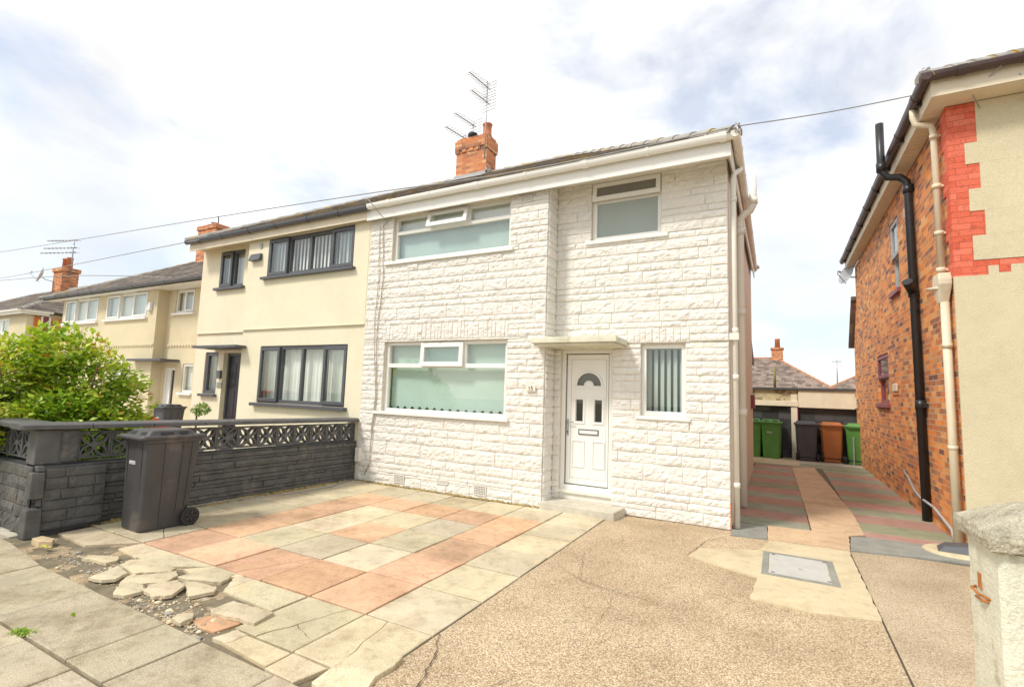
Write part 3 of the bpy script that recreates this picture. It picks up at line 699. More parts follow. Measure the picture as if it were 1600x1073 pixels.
for k, (pts, wd) in enumerate([([(-1.87, 4.52), (-1.55, 4.28), (-1.2, 4.18), (-.85, 4.15)], .006), ([(-.55, 6.55), (-.75, 6.2), (-.86, 5.5)], .007),
        ([(-2.0, 2.85), (-1.86, 2.6), (-1.75, 2.3), (-1.74, 1.99)], .009), ([(-1.55, 4.28), (-1.62, 4.5), (-1.78, 5.0), (-1.75, 5.6)], .004), ([(-1.62, 5.85), (-1.55, 5.6)], .006),
        ([(-1.3, 2.75), (-1.45, 2.45), (-1.5, 2.2)], .005), ([(-1.2, 4.18), (-1.15, 3.6), (-1.2, 3.1)], .003)]):
    addm(ck, crack(pts, wd*.6, k+1, .0045))
ck.build('driveway_cracks', M['crack'], kind='structure')
# concrete patches
def sheet(name, poly, z, mat, th=.02, edge=0, seed=1):
    rnd_ = random.Random(seed); pp = []
    for a, b in zip(poly, poly[1:]+poly[:1]):
        n = max(1, int(math.hypot(b[0]-a[0], b[1]-a[1])/.09)) if edge else 1
        for k in range(n): pp.append((a[0]+(b[0]-a[0])*k/n+(rnd_.uniform(-edge, edge) if k else 0), a[1]+(b[1]-a[1])*k/n+(rnd_.uniform(-edge, edge) if k else 0)))
    mb = MB(); mb.prism(pp, z-th, z); return mb.build(name, mat, kind='structure', recalc=True)
sheet('concrete_patch', [(-.84, 5.49), (-.20, 5.22), (-.23, 4.63), (.2, 4.60), (.648, 4.72), (.645, 6.68), (-.12, 6.64), (-.22, 6.14), (-.5, 6.0), (-.77, 5.85)], .0085, M['conc_yellow'], edge=.008)
sheet('peach_concrete_path', [(-.14, 6.66), (.66, 6.70), (.72, 7.40), (.90, 7.57), (.92, 9.0), (.85, 11.4), (.74, 14.5), (.26, 14.15), (.31, 10.8), (.34, 7.43), (-.15, 7.36)], .0125, M['conc_peach'], edge=.005)
sheet('grey_concrete_band', [(-.53, 6.61), (-.145, 6.68), (-.155, 7.34), (-.54, 7.33)], .010, M['conc_grey'], edge=.006)
sheet('grey_threshold_band', [(.665, 6.72), (1.30, 6.86), (1.9, 6.9), (2.6, 6.9), (2.6, 7.48), (.92, 7.50), (.735, 7.40)], .0095, M['conc_grey'], edge=.006)
# manhole cover
t = thing('manhole_cover', (.14, 5.74, .009), 'flat grey metal inspection cover set in the buff concrete patch', 'manhole cover')
fr = MB()
for q in subtract((-.17, .45, 5.34, 6.12), [(-.115, .395, 5.39, 6.07)]): fr.box(q[0], q[1], q[2], q[3], .0, .016)
fr.build('frame', M['conc_grey'], t, bev=.002)
B(-.11, .39, 5.395, 6.065, .0, .0145).build('lid', M['steel'], t, bev=.002)
for (x, y) in ((-.09, 5.42), (.36, 5.42), (-.09, 6.03), (.36, 6.03)): B(x, x+.03, y, y+.02, .0145, .0165).build('keyhole', M['crack'], t)
# striped alley flags
sa, sb = MB(), MB(); y = 7.40; k = 0; ys = [7.4, 7.82, 8.38, 8.95, 9.5, 10.05, 10.6, 11.2, 11.8, 12.45, 13.1, 13.7, 14.3]
for a, b in zip(ys[:-1], ys[1:]):
    tgt = sa if k % 2 == 0 else sb; tgt2 = sb if k % 2 == 0 else sa
    if k == 0: tgt2 = sb
    off = rnd.uniform(-.02, .02)
    for (x0, x1, tg) in ((-.55, .325, tgt2), (.905, 1.9, tgt)):
        slab(tg, [(x0, a+.005), (x1, a+.005), (x1, b-.005), (x0, b-.005)], .004+rnd.uniform(-.003, .003), tint=rt(rnd, .14, .05), rnd=rnd)
    k += 1
sa.build('pink_flagstones', M['flag_pink'], kind='structure', recalc=False); sb.build('green_flagstones', M['flag_green'], kind='structure', recalc=False)
B(-.56, 1.92, 7.3, 14.4, -.05, -.02).build('alley_bedding', M['joint'], kind='structure')
B(-4, 5, 14.35, 15.3, -.05, .006).build('rear_concrete_strip', M['flag_green'], kind='structure')
B(-4, .45, 14.6, 16.2, -.05, .012).build('rear_path', M['conc_yellow'], kind='structure')
B(-8, 8, 15.2, 17.4, -.05, .003).build('garage_forecourt', M['conc_light'], kind='structure')
# neighbour plots
B(-12.4, -6.86, 2.2, 6.9, -.055, -.01).build('neighbour_garden_paving', M['conc_light'], kind='structure')
B(-40, -12.4, 1.9, 9, -.055, -.02).build('far_front_gardens', M['conc_light'], kind='structure')
# moss and dirt strips
ms = MB()
def strip(p0, p1, wd, n, seed):
    rs = random.Random(seed); p0, p1 = Vector((*p0, 0)), Vector((*p1, 0)); d = (p1-p0).normalized(); nn = Vector((d.y, -d.x, 0)); prev = None
    for i in range(n+1):
        c_ = p0.lerp(p1, i/n); ww = wd*rs.uniform(.35, 1.15); h = rs.uniform(.008, .022)
        cur = (c_+Vector((0, 0, h+.012)), c_+nn*ww*.55+Vector((0, 0, h)), c_+nn*ww+Vector((0, 0, -.004)))
        if prev: ms.face([prev[0], prev[1], cur[1], cur[0]]); ms.face([prev[1], prev[2], cur[2], cur[1]])
        prev = cur
strip((-6.72, 2.75), (-6.565, 6.5), .085, 150, 4); strip((-6.5, 6.555), (-2.99, 6.555), .045, 160, 5)
ms.build('moss_strip', M['moss'], kind='stuff', label='ochre moss and dirt gathered along foot of walls', recalc=False)

# broken paving fragments, each a thing
def az(x, y): return (x/3.2, 780+y/3.2)
def cz(x, y): return (400+x/3.2, 740+y/3.2)
def ground_pt(px, py, z=0.):
    d = r2*((px-800)/FOC)+u2*(-(py-536.5)/FOC)+f; t_ = (z-CAM.z)/d.z; q = CAM+d*t_; return (q.x, q.y)
frags = [
 ('thin pale slab fragment nearest the earth at left of the broken corner', [(410, 285), (440, 272), (590, 280), (585, 300), (530, 312)], .012, (0, .02)),
 ('pointed pale slab fragment lying alone over the grey rubble', [(445, 375), (595, 318), (640, 360), (580, 388), (510, 392)], .03, (.05, .03)),
 ('long upper slab fragment with a thick broken front edge', [(597, 315), (655, 292), (760, 290), (880, 335), (855, 352), (660, 355)], .025, (0, .05)),
 ('flat middle slab fragment under the thick-edged upper one', [(600, 405), (640, 372), (790, 362), (885, 352), (890, 375), (822, 408), (720, 412)], .018, (.02, .02)),
 ('small wedge of slab at the front left of the fragments', [(568, 463), (602, 408), (708, 414), (730, 442), (620, 468)], .022, (-.03, .03)),
 ('five-sided slab fragment with ragged front edge at centre front', [(716, 440), (740, 412), (890, 392), (925, 422), (862, 466), (770, 472)], .028, (.03, .06)),
 ('wide rear slab fragment beside the red paving', [(878, 382), (1085, 335), (1180, 370), (1105, 410), (985, 398), (925, 392)], .008, (0, .01)),
 ('triangular slab fragment standing proud of the dark gap', [(928, 397), (985, 401), (1085, 430), (1072, 452), (945, 472)], .026, (.03, .05)),
 ('largest pale slab fragment lying tilted with a brick red broken side', [(1055, 530), (1170, 490), (1370, 552), (1272, 602), (1180, 572), (1062, 547)], .040, (.02, .04)),
 ('small pale chunk below the largest fragment', [(860, 580), (900, 560), (970, 555), (965, 582), (905, 605)], .022, (.02, .03)),
 ('pale four-sided slab piece at the pavement edge', [(1063, 685), (1190, 645), (1240, 672), (1130, 710)], .006, (0, .01)),
 ('flat cream slab piece between the rear fragment and the intact slabs', [(1118, 452), (1188, 372), (1266, 398), (1180, 428)], -.002, (0, 0)),
]
for k, (lb, poly, z, tl) in enumerate(frags):
    pts = [ground_pt(*az(*p), z) for p in poly]; cx = sum(p[0] for p in pts)/len(pts); cy = sum(p[1] for p in pts)/len(pts)
    rs = random.Random(k); loc = []
    for a, b in zip(pts, pts[1:]+pts[:1]):
        n = max(1, int(math.hypot(b[0]-a[0], b[1]-a[1])/.035))
        for q in range(n): loc.append((a[0]+(b[0]-a[0])*q/n-cx+(rs.uniform(-.009, .009) if q else 0), a[1]+(b[1]-a[1])*q/n-cy+(rs.uniform(-.009, .009) if q else 0)))
    mb = MB(); slab(mb, loc, 0, .026, .003, rt(rs, .05, .02), tilt=(tl[0]*.7, tl[1]*.7), rnd=rs)
    o = mb.build('slab_fragment', M['slab_cream'], label=lb, cat='broken slab', group='broken paving slab fragments', recalc=True); o.location = (cx, cy, z*.5)
pts = [ground_pt(*cz(*p), .02) for p in [(280, 1030), (400, 945), (540, 865), (640, 885), (735, 915), (690, 960), (600, 1010), (560, 1066), (330, 1075)]]
cx = sum(p[0] for p in pts)/len(pts); cy = sum(p[1] for p in pts)/len(pts)
mb = MB(); slab(mb, [(p[0]-cx, p[1]-cy) for p in pts], 0, .035, .005, (1.12, 1.12, 1.1), tilt=(.01, .02))
o = mb.build('slab_fragment', M['slab_cream'], label='pale yellow slab fragment nearest the camera beside the aggregate drive', cat='broken slab', group='broken paving slab fragments'); o.location = (cx, cy, .02)
pts = [ground_pt(*az(*p), -.01) for p in [(960, 600), (1080, 572), (1250, 600), (1160, 632), (1070, 660), (1000, 640)]]
cx = sum(p[0] for p in pts)/len(pts); cy = sum(p[1] for p in pts)/len(pts)
mb = MB(); slab(mb, [(p[0]-cx, p[1]-cy) for p in pts], 0, .03, .005, (.9, .85, .8))
o = mb.build('slab_fragment', M['slab_red'], label='worn red slab remnant sunk in the earth by the pavement', cat='broken slab', group='broken paving slab fragments'); o.location = (cx, cy, -.01)
pts = [ground_pt(*az(*p), .04) for p in [(160, 190), (210, 178), (275, 192), (262, 206), (195, 206)]]
cx = sum(p[0] for p in pts)/len(pts); cy = sum(p[1] for p in pts)/len(pts)
mb = MB(); slab(mb, [(p[0]-cx, p[1]-cy) for p in pts], 0, .07, .006, (1, .9, .8))
o = mb.build('brick_piece', M['slab_cream'], label='pale broken brick lying at the foot of the dark wall corner', cat='brick'); o.location = (cx, cy, .035)
# yellow leaf and weeds
def leafquad(mb, c, d, nrm, ln, wd, tint):
    d = d.normalized(); sdv = d.cross(nrm).normalized(); up = sdv.cross(d).normalized()
    a = c; m1 = c+d*ln*.45+sdv*wd*.5-up*.0; m2 = c+d*ln*.45-sdv*wd*.5; mid = c+d*ln*.5-up*wd*.14; e = c+d*ln-up*ln*.12
    mb.face([a, m1, e, mid], tint=tint, smooth=False); mb.face([a, mid, e, m2], tint=tint, smooth=False)
lm = MB(); rs = random.Random(5)
for k in range(3): leafquad(lm, Vector((rs.uniform(-.03, .03), rs.uniform(-.03, .03), .012*k)), Vector((rs.uniform(-1, 1), rs.uniform(-1, 1), .35)), Vector((0, 0, 1)), .07, .045, (.93, 0, 0))
o = lm.build('fallen_leaf', M['leaf'], label='yellow fallen leaf on the earth beside the pavement', cat='leaf', recalc=False); q = ground_pt(*az(205, 250)); o.location = (q[0], q[1], .005)
wm = MB()
for k in range(170):
    q = ground_pt(*az(rs.gauss(110, 26), rs.gauss(665, 9)), 0)
    leafquad(wm, Vector((q[0], q[1], 0)), Vector((rs.uniform(-1, 1), rs.uniform(-1, 1), rs.uniform(.1, .9))), Vector((rs.uniform(-1, 1), rs.uniform(-1, 1), 1)), rs.uniform(.015, .04), .008, (rs.uniform(.1, .6), 0, 0))
for (px_, py_, n_, s_) in ((370, 585, 12, 4), (1190, 830, 0, 0)):
    for k in range(n_):
        q = ground_pt(*az(rs.gauss(px_, s_), rs.gauss(py_, 3)), 0); leafquad(wm, Vector((q[0], q[1], 0)), Vector((rs.uniform(-1, 1), rs.uniform(-1, 1), 1.5)), Vector((1, 0, .2)), .03, .006, (.4, 0, 0))
wm.build('pavement_weeds', M['leaf'], kind='stuff', label='small green weeds sprouting from a pavement joint', recalc=False)

# ================================================================== WHITE STONE HOUSE
XL, XB_, XR = -6.52, -2.97, -.545
YB, YP, YK = 6.56, 6.88, 13.3
ZS = 4.80
house = thing('stone_clad_house', (-3.5, 10, 0), 'white semi-detached house faced in split stone with a white front door', 'house')
Tb, Tp = FY(YB), FY(YP)
w_low = (-6.03, -3.60, 1.215, 2.40); w_up = (-5.98, -3.61, 3.82, 4.64)
w_pu = (-2.41, -1.395, 3.865, 4.75); w_sm = (-1.665, -1.075, 1.345, 2.325); dr_ = (-2.85, -2.065, .10, 2.265)
mb = MB()
wall(mb, Tb, (XL, XB_, 0, ZS), [w_low, w_up]); wall(mb, Tp, (XB_-.2, XR, 0, ZS), [w_pu, w_sm, dr_])
mb.face([(XB_, YB, 0), (XB_, YP, 0), (XB_, YP, ZS), (XB_, YB, ZS)]); mb.face([(XL, YB, 0), (XL, YK, 0), (XL, YK, ZS), (XL, YB, ZS)])
mb.face([(XL, YK, 0), (XR, YK, 0), (XR, YK, ZS), (XL, YK, ZS)])
fw = mb.build('front_wall', M['stone_mortar'], house)
cl = MB()
vents = [(-5.66, -5.44, .06, .20), (-4.79, -4.57, .135, .205), (-4.09, -3.87, .05, .20)]; tv = (-3.45, -3.24, 4.50, 4.60)
grow = lambda q, e: (q[0]-e, q[1]+e, q[2]-e, q[3]+e)
cladding(cl, Tb, XL+.005, XB_, 0, ZS-.02, [grow(w_low, .0), grow(w_up, .0)]+vents+[tv], 11, soldiers=[(-6.09, -3.59, 2.43, 2.70)])
cladding(cl, FPX(XB_), YB-.004, YP-.01, 0, ZS-.02, [], 12, lmin=.3, lmax=.5)
cladding(cl, Tp, XB_+.01, XR, 0, ZS-.02, [w_pu, w_sm, dr_], 13, soldiers=[(-1.85, -1.02, 2.335, 2.55)])
cl.build('stone_cladding', M['stone'], fw, recalc=False)
# side wall, plain painted
mb = MB(); wall(mb, FPX(XR), (YP-.0, YK, 0, ZS), []); sw = mb.build('side_wall', M['beige'], house)
B(XR-.02, XR+.006, YP-.012, YP+.1, 0, .32).build('exposed_brick', M['chimney'], sw)
B(-6, -.62, YK, 14.9, 0, 2.55).build('rear_extension', M['beige'], house)
MB().hexa([(-6.05, YK, 2.56), (-.56, YK, 2.56), (-.56, 15.0, 2.56), (-6.05, 15.0, 2.56)], [(-6.05, YK, 3.2), (-.56, YK, 3.2), (-.56, 15.0, 2.62), (-6.05, 15.0, 2.62)]).build('extension_roof', M['roof2'], house)
B(-.56, -.47, 12.3, 12.75, 1.42, 1.72).build('flue_box', M['maroon'], sw, bev=.01)
hiproof('roof', house, M['roof'], XL, -.42, 6.37, 13.45, 4.865, R(29.6), hipL=False, hipR=True)
# fascia, soffit
mb = MB()
mb.box(XL, -.465, 6.425, 6.445, 4.605, 4.87); mb.box(-.485, -.465, 6.446, 13.4, 4.605, 4.87)
mb.build('fascia', M['upvc'], house)
mb = MB(); mb.box(XL, -.486, 6.446, YB-.02, 4.765, 4.777); mb.box(XB_, -.486, YB-.02, YP-.02, 4.765, 4.777); mb.box(XR+.01, -.486, YP-.02, 13.35, 4.765, 4.777)
mb.build('soffit', M['upvc'], house)
gutter(house, (XL+.08, 6.365, 4.855), (-.355, 6.365, 4.855), M['upvc'])
gutter(house, (-.405, 6.31, 4.855), (-.455, 13.4, 4.83), M['upvc_old'])
ww = .055
def low_inner(fo, T, rect, rec):
    # roller blind with scalloped lower edge, plus dark sill shadow gap real
    mb = MB(); a, b = -5.99, -3.64; n = 168; zt = 2.38
    for i in range(n):
        def zb(q): 
            ph = (q*7.5) % 1
            return 1.262+.052*(1-abs(math.sin(math.pi*q*15)))**1.3+.006*math.sin(q*7)
        s0, s1 = i/n, (i+1)/n; w0 = .004*math.sin(s0*16); w1 = .004*math.sin(s1*16)
        mb.face([T(a+(b-a)*s0, -.19+w0, zb(s0)), T(a+(b-a)*s1, -.19+w1, zb(s1)), T(a+(b-a)*s1, -.19+w1, zt), T(a+(b-a)*s0, -.19+w0, zt)])
    mb.build('roller_blind', M['blind_green'], fo)
window(house, Tb, w_low, [(-5.97, -5.27, 2.035, 2.345), (-4.37, -3.66, 2.035, 2.345), (-5.97, -3.66, 1.27, 1.965), (-5.20, -4.46, 2.035, 2.345)], M['upvc'], .05,
       openers=[(-5.255, -4.41, 1.985, 2.375, .075, 2)], sill=(-6.17, -3.53, 1.165, 1.213, .07), inner=low_inner)
window(house, Tb, w_up, [(-5.925, -5.26, 4.375, 4.585), (-4.40, -3.665, 4.375, 4.585), (-5.925, -3.665, 3.875, 4.315), (-5.18, -4.47, 4.375, 4.585)], M['upvc'], .05,
       openers=[(-5.235, -4.42, 4.345, 4.63, .07, 14)], sill=(-6.12, -3.54, 3.765, 3.818, .06),
       inner=both(pleats(M['blind_grey'], -5.98, -3.64, 3.86, 4.34, amp=.004, per=.5, name='blind'), pleats(M['net'], -5.98, -3.64, 4.345, 4.66, d=-.2, amp=.004, per=.5, name='blind')))
window(house, Tp, w_pu, [(-2.345, -1.455, 3.93, 4.445, M['frosted']), (-2.33, -1.47, 4.53, 4.68, M['frosted_dark'])], M['upvc'], .045,
       openers=[(-2.40, -1.405, 4.465, 4.745, .065, 9)], sill=(-2.49, -1.30, 3.812, 3.863, .05), glass=M['frosted_dark'])
def lace(fo, T, rect, rec):
    slats(M['blind_grey'], -1.62, -1.09, 1.38, 2.26, d=-.16, wd=.078, gap=.008, ang=38)(fo, T, rect, rec)
window(house, Tp, w_sm, [(-1.605, -1.135, 1.41, 2.265)], M['upvc'], .05, sill=(-1.73, -1.01, 1.297, 1.343, .045), inner=lace)
# door
fr = MB()
for q in subtract(dr_, [(-2.79, -2.125, .30, 2.205)]): fr.box(q[0], q[1], -.15, -.04, q[2], q[3], T=Tp)
door = fr.build('front_door', M['upvc'], house, bev=.006)
dl = MB(); lf = (-2.775, -2.14, .315, 2.19)
arc_c, arc_z, ra_, ri_ = -2.437, 1.735, .185, .075
rects = [(-2.632, -2.525, 1.215, 1.53), (-2.345, -2.238, 1.215, 1.53)]
arch_box = (arc_c-ra_-.02, arc_c+ra_+.02, arc_z-.0, arc_z+ra_+.02)
for q in subtract(lf, rects+[arch_box]): dl.box(q[0], q[1], -.125, -.072, q[2], q[3], T=Tp)
K = 16
for k in range(K):      # ring around the arch opening
    a0, a1 = math.pi*k/K, math.pi*(k+1)/K
    def rim(a):
        c_, s_ = math.cos(a), math.sin(a); tt = min((ra_+.02)/abs(c_) if abs(c_) > 1e-6 else 9, (ra_+.02)/abs(s_) if abs(s_) > 1e-6 else 9); return (arc_c+c_*tt, arc_z+s_*tt)
    def pt(a, q): return (arc_c+math.cos(a)*q, arc_z+math.sin(a)*q)
    P4 = [pt(a0, ra_), pt(a1, ra_), rim(a1), rim(a0)]
    dl.hexa([Tp(p[0], -.125, p[1]) for p in P4], [Tp(p[0], -.072, p[1]) for p in P4])
    P4 = [pt(a0, .001), pt(a1, .001), pt(a1, ri_), pt(a0, ri_)]
    dl.hexa([Tp(p[0], -.125, p[1]) for p in P4], [Tp(p[0], -.072, p[1]) for p in P4])
leafo = dl.build('door_leaf', M['upvc'], door, recalc=True)
sg = MB()
for (a, b, c, d) in [(-2.775, -2.74, .315, 2.19)]: pass
gk = MB()
for q in subtract((-2.782, -2.132, .308, 2.198), [(-2.772, -2.142, .318, 2.188)]): gk.box(q[0], q[1], -.1, -.071, q[2], q[3], T=Tp)
for q in subtract((-2.71, -2.172, .40, 2.12), [(-2.706, -2.176, .404, 2.116)]): gk.box(q[0], q[1], -.08, -.0708, q[2], q[3], T=Tp)
gk.build('door_seal', M['conc_grey'], door)
def moulding(mb, q, w_=.018, d0=-.073, d1=-.060):
    for s_ in subtract(q, [grow(q, -w_)]): mb.box(s_[0], s_[1], d0, d1, s_[2], s_[3], T=Tp)
ml = MB()
for q, w_ in [(grow(q, .035), .028) for q in rects]+[((-2.685, -2.49, .555, .945), .018), ((-2.375, -2.19, .555, .945), .018)]:
    m1 = MB(); moulding(m1, q, w_); m1.build('door_moulding', M['upvc'], door, bev=.004)
n = 18
for k in range(n):
    a0, a1 = math.pi*k/n, math.pi*(k+1)/n
    P4 = [(arc_c+math.cos(a)*q, arc_z+math.sin(a)*q) for a, q in ((a0, ra_), (a1, ra_), (a1, ra_+.03), (a0, ra_+.03))]
    ml.hexa([Tp(p[0], -.073, p[1]) for p in P4], [Tp(p[0], -.058, p[1]) for p in P4])
    P4 = [(arc_c+math.cos(a)*q, arc_z+math.sin(a)*q) for a, q in ((a0, ri_-.02), (a1, ri_-.02), (a1, ri_), (a0, ri_))]
    ml.hexa([Tp(p[0], -.073, p[1]) for p in P4], [Tp(p[0], -.058, p[1]) for p in P4])
ml.box(arc_c-ra_-.045, arc_c+ra_+.045, -.073, -.058, arc_z-.05, arc_z-.022, T=Tp)
ml.build('door_moulding', M['upvc'], door, bev=.004)
gl = MB()
for q in rects+[(arc_c-ra_, arc_c+ra_, arc_z, arc_z+ra_)]:
    gl = MB(); gl.face([Tp(q[0], -.10, q[2]), Tp(q[1], -.10, q[2]), Tp(q[1], -.10, q[3]), Tp(q[0], -.10, q[3])]); gl.build('door_glass', M['glass_dark'], door)
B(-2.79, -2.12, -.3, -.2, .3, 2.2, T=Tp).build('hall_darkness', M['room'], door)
lb = MB()
for q in subtract((-2.585, -2.28, 1.025, 1.105), [(-2.572, -2.293, 1.038, 1.092)]): lb.box(q[0], q[1], -.073, -.060, q[2], q[3], T=Tp)
lb.build('letter_box', M['grey_upvc'], door, bev=.002)
B(-2.57, -2.295, -.073, -.064, 1.04, 1.09, T=Tp).build('letter_flap', M['white_paint'], door)
hd = MB(); hd.box(-2.765, -2.738, -.073, -.062, 1.00, 1.24, T=Tp); hd.tube([Tp(-2.752, -.06, 1.20), Tp(-2.752, -.025, 1.20), Tp(-2.65, -.022, 1.20)], .009, 8)
hd.build('door_handle', M['alu'], door)
B(-2.76, -2.745, -.062, -.058, 1.04, 1.07, T=Tp).build('keyhole', M['crack'], door)
mb = MB(); mb.box(-2.87, -2.05, -.14, .012, .19, .235, T=Tp); mb.box(-2.86, -2.06, -.14, -.02, .102, .189, T=Tp); mb.build('threshold', M['upvc_old'], door, bev=.004)
# jamb strip left of the door
B(XB_+.012, -2.853, -.03, .004, .10, 2.26, T=Tp).build('door_jamb', M['upvc_old'], house, bev=.004)
# step
mb = MB(); mb.hexa([(-2.985, 6.50, -.02), (-1.90, 6.47, -.02), (-1.86, 6.865, -.02), (-2.96, 6.865, -.02)], [(-2.985, 6.50, .095), (-1.90, 6.47, .095), (-1.86, 6.865, .10), (-2.96, 6.865, .10)])
mb.build('doorstep', M['conc_light'], house, bev=.012)
# canopy
mb = MB(); mb.box(-3.10, -1.85, 6.30, YP-.015, 2.305, 2.375); mb.box(-3.06, -1.89, 6.34, YP-.016, 2.27, 2.304); mb.box(-3.08, -1.87, 6.32, YP-.016, 2.376, 2.39)
cpy = mb.build('door_canopy', M['post_white'], house, bev=.008)
# air vents
def airbrick(rect, parent, T, mat, nx, nz):
    a, b, c, d = rect; mb = MB(); mb.box(a, b, .001, .003, c, d, T=T); o = mb.build('air_brick', M['vent_hole'], parent)
    mb = MB(); hs = []
    for i in range(nx):
        for j in range(nz):
            u0 = a+.012+(b-a-.024)*i/nx; z0 = c+.012+(d-c-.024)*j/nz; hs.append((u0+.004, u0+(b-a-.024)/nx-.004, z0+.004, z0+(d-c-.024)/nz-.004))
    for q in subtract(rect, hs): mb.box(q[0], q[1], .0035, .030, q[2], q[3], T=T)
    mb.build('grille', mat, o)
for q, nx, nz in zip(vents, (7, 7, 7), (5, 3, 5)): airbrick(q, house, Tb, M['stone'], nx, nz)
airbrick(tv, house, Tb, M['stone'], 9, 4)
# number plaque
mb = MB(); mb.hexa([Tb(*p) for p in [(-3.245, .042, 1.628), (-3.09, .042, 1.628), (-3.09, .042, 1.705), (-3.13, .042, 1.715), (-3.167, .042, 1.74), (-3.205, .042, 1.715), (-3.245, .042, 1.705)]],
                   [Tb(*p) for p in [(-3.245, .054, 1.628), (-3.09, .054, 1.628), (-3.09, .054, 1.705), (-3.13, .054, 1.715), (-3.167, .054, 1.74), (-3.205, .054, 1.715), (-3.245, .054, 1.705)]])
npl = mb.build('number_plaque', M['plaque'], house, bev=.003)
text_mesh('15', .085, Tb, -3.167, 1.668, .056, M['ink'], 'digits', npl)
# small utility box beside the wall end
B(-6.50, -6.40, .012, .09, .33, .56, T=Tb).build('meter_box', M['upvc_old'], house, bev=.006)
# chimney
ch = MB(); cx0, cx1, cy0, cy1 = -6.93, -6.06, 9.68, 10.12
ch.box(cx0, cx1, cy0, cy1, 6.2, 7.42); ch.box(cx0-.035, cx1+.035, cy0-.035, cy1+.035, 7.50, 7.72)
k = 0; x = cx0-.035
for k in range(5):      # corbel teeth
    a = cx0-.03+k*.205; ch.box(a, a+.11, cy0-.03, cy1+.03, 7.421, 7.499)
ch.box(cx0-.01, cx1+.01, cy0-.01, cy1+.01, 7.4205, 7.4995); ch.box(cx0-.0, cx1+.0, cy0-.0, cy1+.0, 7.721, 7.79)
cho = ch.build('chimney', M['chimney'], house)
mb = MB(); mb.hexa([(cx0-.0, cy0-.0, 7.791), (cx1, cy0, 7.791), (cx1, cy1, 7.791), (cx0, cy1, 7.791)], [(cx0+.12, cy0+.1, 7.84), (cx1-.12, cy0+.1, 7.84), (cx1-.12, cy1-.1, 7.84), (cx0+.12, cy1-.1, 7.84)]); mb.build('flaunching', M['conc_grey'], cho)
MB().lathe([(.11, 7.80), (.125, 7.84), (.11, 7.86), (.105, 8.09), (.125, 8.11), (.125, 8.14), (.09, 8.14), (.085, 8.0)], -6.2, 9.9, 18).build('chimney_pot', M['terracotta'], cho)
MB().lathe([(.10, 7.80), (.10, 7.90), (.13, 7.93), (.12, 7.99), (.05, 8.02), (.01, 8.03)], -6.62, 9.9, 14).build('chimney_cowl', M['black_plastic'], cho)
mb = MB(); mb.box(cx0-.03, cx1+.03, cy0-.03, cy0-.004, 6.68, 6.84); mb.box(cx1+.004, cx1+.03, cy0-.03, cy1+.03, 6.70, 6.92); mb.hexa([(cx0-.05, cy0-.25, 6.615), (cx1+.05, cy0-.25, 6.615), (cx1+.05, cy0, 6.76), (cx0-.05, cy0, 6.76)], [(cx0-.05, cy0-.25, 6.645), (cx1+.05, cy0-.25, 6.645), (cx1+.05, cy0, 6.80), (cx0-.05, cy0, 6.80)])
mb.build('flashing', M['lead'], cho)
# downpipes on the side wall
P = MB(); P.tube([(-.41, 7.25, 4.80), (-.41, 7.22, 4.74), (-.475, 6.99, 4.60), (-.48, 6.96, 4.52), (-.48, 6.96, .02)], .036, 10)
dp = P.build('downpipe', M['upvc_old'], house)
for z in (4.2, 2.45, 1.85, .5): MB().tube([(-.48, 6.96, z), (-.48, 6.96, z+.07)], .043, 12).build('pipe_bracket', M['upvc_old'], dp)
B(-.55, -.43, 6.88, 7.02, 2.36, 2.449).build('pipe_box', M['upvc_old'], dp, bev=.003)
P = MB(); P.tube([(-.485, 8.39, .02), (-.485, 8.39, 4.34), (-.475, 8.39, 4.44), (-.44, 8.39, 4.50), (-.34, 8.39, 4.56), (-.30, 8.39, 4.64), (-.295, 8.39, 4.72), (-.295, 8.39, 5.12)], .055, 14)
sp_ = P.build('soil_pipe', M['upvc_old'], house)
mb = MB()
for p0, p1 in (((-.485, 8.39, 4.18), (-.485, 8.39, 4.30)), ((-.295, 8.39, 4.66), (-.295, 8.39, 4.76)), ((-.485, 8.39, 1.35), (-.485, 8.39, 1.47)), ((-.485, 8.39, 2.9), (-.485, 8.39, 3.0))): MB().tube([p0, p1], .066, 14).build('pipe_collar', M['upvc_old'], sp_)
# cable down the façade
def swing(pts, rad, mat, name, label=None, cat=None, parent=None, n=6, group=None, kind=None):
    return MB().tube(pts, rad, n).build(name, mat, parent, label=label, cat=cat, group=group, kind=kind)
cb = MB(); rs = random.Random(9)
pts = [(-6.33, 6.20, 4.80), (-6.30, 6.16, 4.88), (-6.24, 6.16, 4.86), (-6.17, 6.25, 4.74), (-6.12, 6.34, 4.64), (-6.13, 6.53, 4.58)]+[(-6.17-.03*math.sin(z*3.1)-.012*z*0+rs.uniform(-.008, .008), 6.522, z) for z in [4.5-.16*k for k in range(27)]]+[(-6.30, 6.52, .12)]
cb.tube(pts, .008, 6); pts2 = [(x-.06+.04*math.sin(z*1.3), y, z) for x, y, z in pts[6:30]]; cb.tube(pts2, .006, 6)
cb.build('telephone_cable', M['cable_beige'], label='thin grey cable pair clipped down the left edge of the white stone front', cat='cable')
